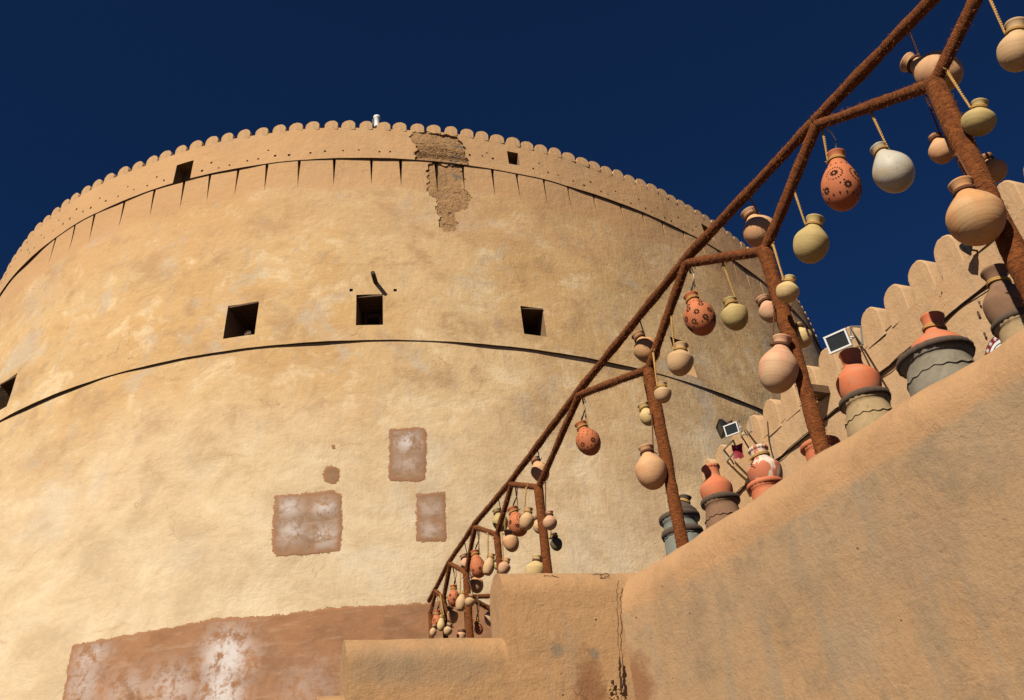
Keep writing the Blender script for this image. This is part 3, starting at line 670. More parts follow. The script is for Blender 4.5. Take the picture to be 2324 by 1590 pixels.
def pole(name, a, b, r, step=.008, n=14, lump=1.0):
    a = Vector(a); b = Vector(b); L_ = (b-a).length; m = max(4, int(L_/step)); t = (b-a)/L_; x = t.orthogonal().normalized(); y = t.cross(x)
    ph = random.random()*50; vs = []; wd = []; an = []
    for i in range(m+1):
        s = L_*i/m; c = a+t*s
        rr = r*(1+lump*(.16*noise.noise((s*6, ph, 0))+.05*noise.noise((s*24, ph, 3)))) + .0016*noise.noise((s*160, ph, 9))
        c = c+x*(.004*noise.noise((s*3, ph, 5)))+y*(.004*noise.noise((s*3, ph, 8)))
        for k in range(n):
            w = 2*math.pi*k/n; vs.append(c+(x*math.cos(w)+y*math.sin(w))*(rr+.0012*noise.noise((s*120+w*1.2, w*2, ph)))-RO); wd.append(s+.0056*k/n); an.append(abs(k-n/2)+ph)
    fs = [(i*n+k, i*n+(k+1) % n, (i+1)*n+(k+1) % n, (i+1)*n+k) for i in range(m) for k in range(n)]+[tuple(range(n-1, -1, -1)), tuple(m*n+k for k in range(n))]
    mesh_obj(name, vs, fs, M['coir'], RACK, attrs={'wind': wd, 'ang': an})
    for _ in range(int(L_*700)):                               # loose coir fibres
        s = random.random()*L_; w = random.random()*2*math.pi; nn = x*math.cos(w)+y*math.sin(w); p = a+t*s+nn*r*.97-RO
        d = (nn*random.uniform(.3, 1)+t*random.uniform(-1, 1)+nn.cross(t)*random.uniform(-.8, .8)).normalized()*random.uniform(.005, .021)
        sd = d.cross(Vector((random.random(), random.random(), random.random()))).normalized()*.0008; mid = p+d*.55+Vector((0, 0, -.002))
        fuzz.add([p-sd, p+sd, mid+sd*.8, p+d*1.0+Vector((0, 0, -.004)), mid-sd*.8], [(0, 1, 2, 3, 4)])
rp = [.047, .045, .0395, .037, .034, .028, .031, .025, .024]
for i, T in enumerate(Tn):
    if i == 0: continue
    far = i > 3
    foot = Vector((T.x, T.y, BASE if i <= 3 else 1.70))
    pole('post', foot, T+Vector((0, 0, .015)), rp[i], .014 if far else .008)
for i, R_ in enumerate(Rn):
    far = i > 3; r = [.030, .029, .028, .026, .023, .022, .021, .020][i]
    nxt = Rn[i+1] if i+1 < len(Rn) else R_+(R_-Rn[i-1]).normalized()*.28
    pole('top_rail', R_, nxt, r*1.02, .014 if far else .009)
    if i > 0: pole('brace', Tn[i], R_-Vector((0, 0, .03)), r, .014 if far else .009)
    pole('brace', R_-Vector((0, 0, .03)), Tn[i+1], r*.98, .014 if far else .009)
q6 = Tn[6]; dz = -.20
cr = Vector((1.1, .25, 0)).normalized()
a_ = on_plane(1068, 1355, q6, Vector((0, 1, 0))); pole('cross_bar', a_, a_+cr*1.0, .022, .014)
b_ = on_plane(1068, 1358, q6, Vector((0, 1, 0))); c_ = on_plane(1116, 1385, q6+Vector((0, .1, 0)), Vector((0, 1, 0))); pole('cross_bar', b_, b_+(c_-b_)*2.4, .022, .014)
tag(fuzz.build('loose_fibre', M['coir'], RACK), kind='stuff')

# ---------------------------------------------------------------- near walls
NWO = Vector((Tn[2].x, Tn[2].y, -1.6)); nrm = Vector((-.885, -.466, 0))
d_step = Vector((-.956, -.29, 0)).normalized(); A0 = on_z(1392, 1303, 1.90); A0.z = 0; A0 = A0+Vector((-.29, .956, 0)).normalized()*.05; SWO = Vector((A0.x, A0.y, -1.6))
sn = Vector((-d_step.y, d_step.x, 0)); sn = sn if sn.y < 0 else -sn
def near_px(u, v): return on_plane(u, v, Tn[3]+nrm*.33, nrm)
def step_px(u, v): return on_plane(u, v, A0+sn*.185, sn)
M['nearwall'] = mat_wall('near_wall_plaster', (.36, .222, .112), (.335, .225, .125), (.22, .158, .098), sc=1.0, grain=.75, cope=(3.25, (.43, .25, .12)),
    stain=[(near_px(1455, 1570)-NWO, (.13, .13, .26), (.20, .092, .040)), (near_px(1560, 1400)-NWO, (.10, .10, .14), (.24, .16, .095), .45), (near_px(1500, 1330)-NWO, (.12, .12, .10), (.25, .17, .10), .45), (near_px(2050, 1250)-NWO, (.30, .30, .22), (.29, .20, .125), .45), (near_px(1900, 1450)-NWO, (.2, .2, .25), (.30, .225, .15), .45)])
M['stepwall'] = mat_wall('step_wall_plaster', (.42, .24, .11), (.40, .238, .112), (.30, .18, .09), sc=1.0, grain=.75,
    stain=[(step_px(1340, 1560)-SWO, (.10, .2, .22), (.22, .10, .042)), (step_px(1000, 1510)-SWO, (.36, .3, .12), (.255, .185, .115), .45), (step_px(870, 1500)-SWO, (.2, .3, .14), (.26, .19, .12), .45), (step_px(1265, 1473)-SWO, (.05, .2, .05), (.22, .165, .11)), (step_px(1350, 1480)-SWO, (.03, .2, .04), (.22, .165, .11))])
def sweep(name, path, prof, mat, parent, origin, step=.03, amp=.013, cap0=False, cap1=False):
    """extrude a cross-section (offset to the left of travel, height) along a level path"""
    P = [Vector(p) for p in path]; pts = []
    for a, b in zip(P[:-1], P[1:]):
        m = max(1, int((b-a).length/step)); pts += [a.lerp(b, i/m) for i in range(m)]
    pts.append(P[-1])
    dirs = []
    for i in range(len(pts)):
        j0, j1 = max(0, i-8), min(len(pts)-1, i+8); dirs.append((pts[j1]-pts[j0]).normalized())
    vs = []; n = len(prof)
    for p, d in zip(pts, dirs):
        lft = Vector((-d.y, d.x, 0))
        for o, z in prof:
            q_ = p+lft*o; w = amp*(noise.noise((q_.x*2.2, q_.y*2.2, z*2.2))+.5*noise.noise((q_.x*6, q_.y*6, z*6)))
            q_ = q_+lft*w*(1 if o > 0 else -1); vs.append((q_.x-origin.x, q_.y-origin.y, p.z+z+w*.6-origin.z))
    m = len(pts); fs = [(i*n+k, i*n+k+1, (i+1)*n+k+1, (i+1)*n+k) for i in range(m-1) for k in range(n-1)]
    if cap1:
        b = len(vs); vs += vs[(m-1)*n:m*n]; fs.append(tuple(reversed(range(b, b+n))))
    return mesh_obj(name, vs, fs, mat, parent)
# long parapet: travels from the tower side towards the viewer, so left of travel faces away from the camera
RHO, ZA = .215, 1.705
line = [(Tn[8]+(Tn[8]-Tn[7])*3, 0), (Tn[6], 0), (Tn[4]+nrm*.05, 0), (Tn[3].lerp(Tn[4], .46)+nrm*.36, -.07), (Tn[3].lerp(Tn[4], .22)+nrm*.21, -.05), (Tn[3]+nrm*.085, -.02), (Tn[2], 0), (Tn[1], -.055), (Tn[0], -.12), (Tn[0]+(Tn[0]-Tn[1])*3, -.3)]
line = [Vector((p.x, p.y, z_)) for p, z_ in line]
prof = [(-RHO-.10, -1.6), (-RHO-.05, 0), (-RHO-.015, 1.0), (-RHO, ZA-.12)]
prof = [(-RHO-.08*(1-t_)**1.2, -1.6+(ZA+1.45)*t_) for t_ in np.linspace(0, 1, 34)]
prof += [(RHO*math.cos(a), ZA+RHO*math.sin(a)) for a in np.linspace(math.pi, 0, 22)]
LEDGE = 1.66
prof += [(RHO+.01, LEDGE+.01), (RHO+.03, LEDGE), (RHO+.95, LEDGE), (RHO+.97, -1.6)]
# ledge side is away from the camera: left of travel when heading to the viewer is +x, i.e. away
NW = empty('parapet_wall', (Tn[2].x, Tn[2].y, -1.6), label='thick earth plastered parapet wall with rounded coping carrying the rack and the big jars', cat='wall')
sweep('wall_body', line, prof, M['nearwall'], NW, Vector(NW.location), .03, .016)
# stepped wall meeting it at the crease
rs = .165
SW = empty('stepped_wall', (A0.x, A0.y, -1.6), label='stepped earth plastered stair wall with barrel rounded tops at the crack', cat='wall')
def line_at(u, v):                                            # pixel -> point in the vertical plane of the stepped wall
    n_ = Vector((-d_step.y, d_step.x, 0)); return on_plane(u, v, A0, n_)
blocks = [((1470, 1298), (1121, 1298)), ((1165, 1442), (779, 1447)), ((800, 1572), (716, 1574))]
for bi, (pa, pb) in enumerate(blocks):
    a, b = line_at(*pa), line_at(*pb); zt = .5*(a.z+b.z)-.02
    pr = [(rs+.05*(1-t_), -1.6+(zt-rs+1.6-.01)*t_) for t_ in np.linspace(0, 1, 26)]
    pr += [(rs*math.cos(w), zt-rs+rs*math.sin(w)) for w in np.linspace(0, math.pi, 20)]
    pr += [(-rs-.02, -1.6)]
    a.z = b.z = 0
    o = sweep('step_block', [a, b], pr, M['stepwall'], SW, Vector(SW.location), .03, .007, False, True)
# cracks
M['crack'] = mat_plain('crack_shadow', (.05, .028, .016), 1, .3)
def crack(px, plane_p, plane_n, w, parent, lift=.012):
    pts = [on_plane(u, v, plane_p, plane_n)+plane_n*lift for u, v in px]; vs = []; fs = []
    fine = []
    for a, b in zip(pts[:-1], pts[1:]):
        for i in range(5): fine.append(a.lerp(b, i/5)+Vector((random.uniform(-1, 1), 0, random.uniform(-1, 1)))*.005)
    o = MB().tube(fine, [w*random.uniform(.4, 1) for _ in fine], 5); o.v = [Vector(v)-Vector(parent.location) for v in o.v]; o.build('crack', M['crack'], parent, False)
crack([(1404, 1318), (1400, 1345), (1401, 1390), (1403, 1440), (1405, 1490), (1408, 1540), (1412, 1600)], A0+sn*.19, sn, .0022, SW, .0)
crack([(1405, 1495), (1407, 1520), (1409, 1545), (1411, 1575)], A0+sn*.20, sn, .008, SW, .0)
crack([(1340, 1306), (1362, 1303), (1388, 1304)], A0+sn*.10, sn, .003, SW, .0)
crack([(1362, 1304), (1363, 1318), (1372, 1312), (1385, 1308)], A0+sn*.13, sn, .003, SW, .0)
crack([(1235, 1308), (1258, 1308), (1276, 1316)], A0+sn*.13, sn, .0028, SW, .0)
for q0 in range(14):                                           # crumbled plaster at the foot of the crack
    u_, v_ = random.gauss(1392, 9), random.uniform(1525, 1600); P = step_px(u_, v_)+sn*.006; r0 = random.uniform(.004, .016)
    pts = [P+d_step*(r0*math.cos(w)*random.uniform(.5, 1.2))+Vector((0, 0, r0*math.sin(w)*random.uniform(.5, 1.2)))-Vector(SW.location) for w in [k*math.pi/3 for k in range(6)]]
    mesh_obj('broken_plaster', pts+[P+sn*random.uniform(-.002, .012)-Vector(SW.location)], [(k, (k+1) % 6, 6) for k in range(6)], M['rubble'] if q0 % 5 else M['crack'], SW, smooth=False)

# terrace behind the parapet
mesh_obj('terrace', [(-1.5, 10, 1.0), (3.2, 2.2, 1.0), (9.0, 4.0, 1.0), (9.0, 24, 1.0), (2, 24, 1.0), (-1.5, 13, 1.0)], [(0, 1, 2, 3, 4, 5)], M['ground'], smooth=False, kind='structure', label='earth terrace between the parapet and the curtain wall')

# ---------------------------------------------------------------- pots
def rack_point(u, v, off=0.0):
    d = ray(u, v); best = None
    for i in range(len(Tn)-1):
        a, b = Tn[i], Tn[i+1]; t_ = Vector((b.x-a.x, b.y-a.y, 0)).normalized(); n_ = Vector((t_.y, -t_.x, 0)); n_ = n_ if n_.y > 0 or n_.x > 0 else -n_
        P = d*((a+n_*off).dot(n_)/d.dot(n_)); s = (P-a).dot(t_)/(Vector((b.x-a.x, b.y-a.y, 0)).length)
        e = 0 if 0 <= s <= 1 else min(abs(s), abs(s-1))
        if best is None or e < best[0]: best = (e, P)
    return best[1]
def pot_profile(b, a, rr, zr, foot, flare=.75, neck=None):
    """(r, z): belly radius b at z=0, depth a below it, mouth radius rr at height zr, flat foot"""
    rn = rr*flare; nl = min(neck or rr*1.25, zr*.52); zk = zr-nl; pr = []
    n = 12; k0 = math.asin(min(.95, foot/b)) if foot > 0 else 0.0
    pr.append((.0005, -a))
    for k in range(n+1):
        w = k0+(math.pi/2-k0)*k/n
        pr.append((max(.0006, b*math.sin(w)), -a*math.cos(w)/math.cos(k0)))
    for k in range(1, 12):
        t = k/12; pr.append((rn*1.03+(b-rn*1.03)*(.5+.5*math.cos(math.pi*t))**(.62-.12*t), zk*t))
    pr += [(rn*1.05, zk+nl*.02), (rn, zk+nl*.18), (rn*1.0, zk+nl*.42), (rn+(rr-rn)*.45, zk+nl*.68), (rr*.97, zk+nl*.84), (rr*1.02, zk+nl*.90), (rr*1.02, zk+nl*.97), (rr*.97, zr), (rr*.90, zr-.001), (rn*.88, zk+nl*.5), (rn*.86, zk), (b*.6, zk*.7), (b*.6, 0), (0.0005, 0)]
    return pr, rn, zk+nl*.20
def twist_rope(a, b, r, mb, turns=55, sag=0.0):
    a = Vector(a); b = Vector(b); L_ = (b-a).length
    if L_ < .004: return
    m = max(6, int(L_/.007)); t = (b-a)/L_; x = t.orthogonal().normalized(); y = t.cross(x); ph = random.random()*6
    for k in (0, 1):
        pts = []
        for i in range(m+1):
            s = L_*i/m; w = ph+s*2*math.pi*turns*.6+k*math.pi; bow = sag*math.sin(math.pi*i/m)
            pts.append(a+t*s+(x*math.cos(w)+y*math.sin(w))*r*.55+x*bow)
        mb.tube(pts, r*.62, 5)
def flowers(pr, b, zlo, zhi, mb, style, rs_):
    """pierced petals and dashes laid on the belly"""
    import bisect
    outer = [p for p in pr[1:25] if p[0] > .001]
    zs = [p[1] for p in outer]
    def surf(th_, z_, lift=.0011):
        i = min(max(1, bisect.bisect(zs, z_)), len(zs)-1); (r0, z0), (r1, z1) = outer[i-1], outer[i]
        f = 0 if z1 == z0 else (z_-z0)/(z1-z0); r = r0+(r1-r0)*f; tz = Vector((r1-r0, 0, z1-z0)).normalized(); nr = Vector((tz.z, 0, -tz.x))
        e = Vector((math.cos(th_), math.sin(th_), 0)); return e*(r+nr.x*lift)+Vector((0, 0, z_+nr.z*lift)), r
    def slit(th0, z0, ang, d0, d1, w):
        _, r = surf(th0, z0); q_ = []
        for dd, ww in ((d0, 0), ((d0+d1)/2, w), (d1, 0), ((d0+d1)/2, -w)):
            x = dd*math.cos(ang)-ww*math.sin(ang); y = dd*math.sin(ang)+ww*math.cos(ang); q_.append(surf(th0+x/max(r, .02), z0+y)[0])
        mb.add(q_, [(0, 1, 2, 3)])
    h = zhi-zlo; R = b*.27
    def flower(th_, z_, r, n=8, ring=False):
        for k in range(n): slit(th_, z_, 2*math.pi*k/n, r*.2, r, r*.22)
        if ring:
            for k in range(18): slit(th_, z_, 2*math.pi*k/18, r*1.4, r*1.95, r*.18)
    if style == 0:
        for k in range(5):
            flower(k*1.257+rs_, zlo+h*.64, R*.9, 10, k % 2 == 0); flower(k*1.257+rs_+.63, zlo+h*.28, R*.85, 9)
            for j in range(3): slit(k*1.257+rs_+.2+.2*j, zlo+h*(.30+.06*(j % 2)), .8, 0, R*.5, R*.2)
    elif style == 1:
        for j, f in enumerate((.22, .46, .70, .88)):
            n = 7 if f < .8 else 6
            for k in range(n): flower(2*math.pi*k/n+rs_+(j % 2)*.45, zlo+h*f, R*.80*(.85 if f > .8 else 1))
    else:
        for k in range(6): flower(2*math.pi*k/6+rs_, zlo+h*.30, R*.85)
        for j, f in enumerate((.55, .66, .77)):
            for k in range(14): slit(2*math.pi*k/14+rs_+j*.13, zlo+h*f, 1.57, 0, R*.5, R*.17)
    for f, n in ((.97, 16), (.07, 14)):
        for k in range(n): slit(2*math.pi*k/n, zlo+h*f, 1.57, 0, R*.62, R*.17)

POT_I = [0]
def pot(kind, body, rb, rim, rr, bottom, mat, label, rope=None, foot=0, off=0.0, style=None, ropemat='rope', group='pots hanging from the rack', flare=.75):
    POT_I[0] += 1
    C = rack_point(*body, off); hv = Vector((C.x, C.y, 0)).normalized()
    onp = lambda u, v: on_plane(u, v, C, hv)
    Rm = onp(*rim); Bt = onp(*bottom)
    b = px2m(rb, C); rrm = px2m(rr, C); ft = px2m(foot, C)
    axis = (Rm-C); zr = axis.length; axis.normalize()
    if (Bt-C).length > 0: axis = (axis + (C-Bt).normalized()*.5).normalized()
    dv = C.normalized(); se = abs(axis.dot(dv)); ce = math.sqrt(1-se*se)
    hpx = math.hypot(bottom[0]-body[0], bottom[1]-body[1]); h = px2m(hpx, C)
    if foot: a = max(.7*b, h/ce*.97)
    else: a = math.sqrt(max((.72*b)**2, (h*h-(b*se)**2)))/ce
    a = min(a, 1.35*b)
    pr, rn, zn = pot_profile(b, a, rrm, zr, ft, flare)
    o = empty(kind, C, label=label, cat='jug' if kind != 'pierced_lantern' else 'lantern', group=group)
    o.rotation_euler = axis.to_track_quat('Z', 'Y').to_euler()
    ph = random.random()*9
    bd = MB().lathe(pr, 36, lambda w, z_: 1+.008*math.sin(2*w+ph)+.006*math.sin(3*w+z_*40)).build('body', M[mat], o)
    if style is not None:
        mb = MB(); zb = pr[0][1]; flowers(pr, b, zb*.82, .80*zr*.6, mb, style, random.random()*6+ph); tag(mb.build('pierced_pattern', M['hole'], bd, False), kind='stuff')
    if kind == 'pierced_lantern' and rope:                     # lamp flex beside the rope
        W0 = Matrix.LocRotScale(C, o.rotation_euler, None).inverted(); f0 = W0 @ rack_point(rope[0][0]+3, rope[0][1]-4, 0); sd = W0.to_3x3() @ Vector((.02, -.01, 0)); f1 = Vector((rn*.5, 0, zr-.01))
        MB().tube([f0, f0.lerp(f1, .3)+sd, f0.lerp(f1, .55)+sd*1.2], .0035, 5).build('lamp_flex', M['white'], o)
        MB().tube([f0.lerp(f1, .55)+sd*1.2, f0.lerp(f1, .8)+sd*.4, f1], [.0035, .007, .004], 5).build('lamp_plug', M['black'], o)
    # cord round the neck
    mb = MB(); n = 22
    for k in (0, 1):
        mb.tube([((rn+.005)*math.cos(2*math.pi*i/n), (rn+.005)*math.sin(2*math.pi*i/n), zn+.004*math.sin(2*math.pi*i/n+1)+(.007 if k else 0)) for i in range(n+1)], .0042, 5)
    mb.build('neck_cord', M['cord' if ropemat != 'rope' else 'rope'], bd)
    if rope:
        h0, h1 = rope; Ht = rack_point(*h0, off*.5); He = onp(*h1)
        mw = o.matrix_world.copy() if False else Matrix.LocRotScale(C, o.rotation_euler, None)
        inv = mw.inverted(); l1 = inv @ He; l0 = inv @ Ht
        ang = math.atan2(l1.y, l1.x); e1 = Vector(((rn+.006)*math.cos(ang), (rn+.006)*math.sin(ang), zn+.004))
        mb = MB(); r_ = .0052 if ropemat == 'rope' else .0045
        twist_rope(l0, e1, r_, mb); 
        if ropemat == 'rope': twist_rope(l0+Vector((.004, .004, 0)), e1+Vector((-.012*math.sin(ang), .012*math.cos(ang), 0)), r_, mb)
        for _ in range(3):                                     # knot and loose ends
            d = Vector((random.uniform(-1, 1), random.uniform(-1, 1), random.uniform(-1.2, .6))).normalized()*random.uniform(.012, .03); mb.tube([e1, e1+d*.6, e1+d], [.005, .004, .002], 5)
        for _ in range(2):
            d = Vector((random.uniform(-1, 1), random.uniform(-1, 1), random.uniform(-.5, 1))).normalized()*random.uniform(.015, .035); mb.tube([l0, l0+d*.6, l0+d], [.005, .004, .002], 5)
        mb.build('rope', M[ropemat], o)
    return o
BH = .15
exec_list = [
 # kind, body, rb, rim, rr, bottom, mat, label, kwargs
 ('hanging_jug', (2309,114), 43, (2309,55), 26, (2311,163), 'cream', 'pale grey cream jug hanging in the sky above the yellow one', dict(rope=((2240,-20),(2292,56)))),
 ('hanging_jug', (2125,163), 47, (2058,141), 23, (2180,180), 'peach', 'peach jug tied on its side behind the bar above the thickest post', dict(rope=((2060,62),(2084,121)), ropemat='cord', off=.17)),
 ('hanging_jug', (2221,274), 37, (2224,233), 18, (2219,310), 'olive', 'greenish yellow round jug hanging beside the top of the thickest post', dict(rope=((2150,161),(2197,237)))),
 ('hanging_jug', (2136,341), 28, (2120,310), 13, (2148,362), 'peach', 'small cream jug with flat base half behind the thickest post', dict(rope=((2098,212),(2125,298)), foot=15, off=.13, ropemat='cord')),
 ('hanging_jug', (2254,388), 30, (2233,358), 14, (2262,416), 'orange', 'orange brown jug peeping out behind the thickest post', dict(off=.17, rope=((2205,300),(2232,356)), ropemat='cord')),
 ('hanging_jug', (2213,492), 63, (2174,420), 28, (2230,558), 'orange', 'largest hanging jug, orange brown, tied to the thickest post', dict(off=-.13, rope=((2172,350),(2190,408)), ropemat='cord')),
 ('pierced_lantern', (1909,426), 44, (1897,350), 21, (1917,482), 'red', 'red clay lantern pierced with ringed flowers against the blue sky', dict(rope=((1867,290),(1884,352)), style=0, flare=.78)),
 ('hanging_jug', (2027,390), 45, (1985,340), 19, (2042,438), 'glaze', 'pale glazed jug with tan drip against the blue sky', dict(rope=((1973,250),(2001,326)))),
 ('hanging_jug', (1724,524), 38, (1694,485), 19, (1736,564), 'peach', 'peach jug with pink blush behind the brace left of the second thick post', dict(rope=((1700,445),(1710,479)), ropemat='cord', off=.15)),
 ('hanging_jug', (1841,552), 40, (1853,497), 21, (1837,599), 'olive', 'yellow jug with corded rim hanging in the sky beside the brace', dict(rope=((1802,430),(1828,496)))),
 ('hanging_jug', (1788,660), 26, (1796,630), 13, (1786,688), 'yellow', 'small round yellow jug in front of the second thickest post', dict(rope=((1755,554),(1779,623)), off=-.08)),
 ('pierced_lantern', (1587,719), 36, (1564,672), 17, (1602,773), 'red', 'red clay lantern pierced all over with eight petal flowers', dict(rope=((1562,606),(1571,661)), style=1, flare=.78)),
 ('hanging_jug', (1666,713), 31, (1655,682), 16, (1675,744), 'olive', 'olive green ringed jug beside the flower pierced lantern', dict(rope=((1639,596),(1655,670)), foot=14)),
 ('hanging_jug', (1745,705), 24, (1727,679), 16, (1757,733), 'pink', 'small pink jug with wide rim half behind the second thickest post', dict(off=.13, rope=((1738,600),(1735,672)), ropemat='cord')),
 ('hanging_jug', (1820,764), 23, (1808,738), 11, (1826,790), 'yellow', 'yellow jug showing only its belly behind the second thickest post', dict(off=.14, rope=((1792,700),(1806,735)), ropemat='cord')),
 ('hanging_jug', (1767,836), 45, (1776,768), 22, (1760,899), 'pink', 'large pink banded egg shaped jug tied to the second thickest post', dict(off=-.11, rope=((1757,700),(1765,762)), ropemat='cord')),
 ('hanging_jug', (1466,791), 30, (1442,762), 15, (1478,826), 'orange', 'orange jug behind the brace left of the third thickest post', dict(rope=((1450,722),(1457,755)), ropemat='blackcord', off=.13)),
 ('hanging_jug', (1544,816), 30, (1547,783), 16, (1542,849), 'cream', 'cream jug hanging in front of the tower window', dict(rope=((1523,708),(1535,778)), foot=13)),
 ('hanging_jug', (1504,892), 20, (1502,871), 11, (1505,912), 'cream', 'small cream jug with flat base beside the third thickest post', dict(rope=((1483,800),(1495,864)), foot=10, off=-.07)),
 ('hanging_jug', (1469,945), 18, (1457,920), 13, (1475,970), 'yellow', 'small yellow jug with wide rim half behind the third thickest post', dict(rope=((1458,850),(1464,910)), off=.11)),
 ('hanging_jug', (1477,1066), 36, (1461,1016), 17, (1480,1114), 'peach', 'large jug with orange blush in front of the third thickest post', dict(rope=((1479,938),(1476,1021)), ropemat='cord', off=-.10)),
 ('pierced_lantern', (1334,1000), 28, (1314,963), 14, (1346,1042), 'red', 'lone red pierced lantern hanging clear against the bare tower wall', dict(rope=((1321,900),(1321,955)), style=2, flare=.78)),
 ('hanging_jug', (1225,1069), 21, (1211,1041), 11, (1235,1098), 'peach', 'peach jug behind the long brace just above the horizontal coping', dict(rope=((1219,1016),(1220,1038)), ropemat='blackcord', off=.12)),
 ('hanging_jug', (1135,1184), 18, (1125,1158), 10, (1140,1211), 'olive', 'greenish jug behind the brace left of the pierced lantern', dict(rope=((1130,1128),(1130,1153)), ropemat='blackcord', off=.14)),
 ('pierced_lantern', (1175,1189), 23, (1162,1154), 12, (1188,1224), 'red', 'red pierced lantern crowded between a green and a cream jug', dict(rope=((1169,1100),(1170,1148)), style=0, off=.04, flare=.78)),
 ('hanging_jug', (1196,1182), 17, (1203,1155), 10, (1198,1209), 'cream', 'cream jug overlapping the lantern above the horizontal coping', dict(rope=((1195,1106),(1196,1150)), off=-.08)),
 ('hanging_jug', (1223,1195), 14, (1213,1174), 9, (1228,1214), 'cream', 'small jug with wide rim behind the post above the horizontal coping', dict(off=.11, rope=((1226,1125),(1216,1170)), ropemat='cord')),
 ('hanging_jug', (1248,1186), 16.5, (1246,1162), 9, (1248,1204), 'pink', 'small pink jug on a long cord right of the post above the coping', dict(rope=((1238,1096),(1243,1160)), ropemat='cord')),
 ('hanging_jug', (1159,1228), 18.5, (1151,1205), 9, (1163,1252), 'peach', 'peach jug hanging under the crowded lantern', dict(foot=7, off=.10, rope=((1145,1160),(1149,1200)))),
 ('hanging_jug', (1262,1233), 14, (1255,1213), 8.5, (1266,1256), 'green', 'dark green jug hanging right of the post above the coping', dict(off=.09, rope=((1250,1170),(1252,1208)))),
 ('hanging_jug', (1217,1293), 25, (1222,1263), 12, (1217,1325), 'yellow', 'pale jug with its belly sunk behind the horizontal coping', dict(rope=((1224,1204),(1222,1259)), ropemat='cord')),
 ('pierced_lantern', (1085,1289), 18, (1079,1251), 10, (1094,1315), 'red', 'red pierced lantern beside the barrel shaped wall end', dict(rope=((1084,1200),(1086,1246)), style=2, flare=.78)),
 ('hanging_jug', (1058,1281), 13, (1051,1260), 9, (1064,1305), 'pink', 'pink jug behind the brace next to the lantern by the wall end', dict(rope=((1054,1230),(1058,1253)), ropemat='blackcord', off=.12)),
 ('hanging_jug', (1109,1288), 13, (1118,1259), 8, (1106,1313), 'cream', 'tall cream jug just above the barrel shaped wall end', dict(foot=8, off=-.05, rope=((1108,1209),(1110,1253)))),
 ('hanging_jug', (1128,1284), 8.5, (1123,1271), 6, (1131,1299), 'olive', 'tiny olive jug behind the post by the barrel shaped wall end', dict(off=.09, rope=((1125,1225),(1124,1268)), ropemat='cord')),
 ('hanging_jug', (1145,1287), 14, (1153,1269), 8, (1142,1305), 'pink', 'small pink jug resting over the barrel shaped wall end', dict(rope=((1140,1210),(1145,1266)), off=-.06)),
 ('hanging_jug', (1080,1325), 17, (1071,1305), 8, (1077,1350), 'orange', 'orange banded jug in front of the post left of the wall end', dict(off=.12, rope=((1066,1290),(1070,1303)), ropemat='cord')),
 ('hanging_jug', (1067,1365), 12, (1072,1351), 7, (1066,1378), 'cream', 'small cream jug in front of the post under the orange banded one', dict(off=-.07, rope=((1064,1318),(1071,1350)), ropemat='cord')),
 ('pierced_lantern', (1030,1358), 15, (1029,1330), 8, (1030,1385), 'red', 'red pierced lantern over the lower coping', dict(rope=((1028,1285),(1030,1326)), style=0, flare=.7)),
 ('hanging_jug', (1047,1369), 13, (1053,1342), 7, (1046,1390), 'cream', 'cream jug with flat base beside the lantern over the lower coping', dict(foot=7, off=-.05, rope=((1046,1299),(1049,1340)))),
 ('hanging_jug', (1057,1383), 7, (1054,1371), 4.5, (1058,1392), 'olive', 'tiny olive jug behind the post over the lower coping', dict(off=.09, rope=((1058,1315),(1055,1370)), ropemat='cord')),
 ('hanging_jug', (1025,1396), 15, (1018,1378), 7, (1023,1417), 'orange', 'orange banded jug close above the lower coping', dict(off=.12, rope=((1012,1360),(1017,1376)), ropemat='cord')),
 ('hanging_jug', (1017,1431), 10, (1023,1417), 7, (1016,1443), 'cream', 'small cream jug touching the lower coping line', dict(off=-.05, rope=((1010,1370),(1022,1416)), ropemat='cord')),
 ('pierced_lantern', (992,1413), 12, (991,1387), 8, (993,1441), 'red', 'red pierced lantern at the far end of the rack', dict(rope=((992,1350),(992,1382)), style=0, flare=.75)),
 ('hanging_jug', (1001,1421), 9, (1003,1397), 5, (1000,1442), 'yellow', 'narrow yellow jug beside the lantern at the far end of the rack', dict(off=-.06, rope=((1000,1352),(1003,1394)))),
 ('hanging_jug', (983,1435), 8, (987,1420), 5, (983,1446), 'cream', 'tiny cream jug below the far end of the rack', dict(off=-.05, rope=((980,1385),(986,1418)), ropemat='cord')),
 ('hanging_jug', (1047,1442), 11, (1048,1430), 9, (1046,1456), 'pink', 'pink jug whose rim only rises over the lower coping', dict(rope=((1052,1310),(1048,1430)), ropemat='cord', off=.1)),
 ('pierced_lantern', (1086,1428), 10, (1079,1408), 6, (1090,1446), 'red', 'red pierced lantern behind the post left of the wall end, low down', dict(off=.25, rope=((1080,1360),(1079,1405)), style=1, flare=.75)),
 ('hanging_jug', (1115,1400), 16, (1118,1378), 8, (1113,1428), 'pink', 'pink pointed jug half hidden by the barrel shaped wall end', dict(off=.45, rope=((1118,1364),(1118,1376)), ropemat='cord')),
]
for kind, body, rb, rim, rr, bottom, mat, label, kw in exec_list: pot(kind, body, rb, rim, rr, bottom, mat, label, **kw)

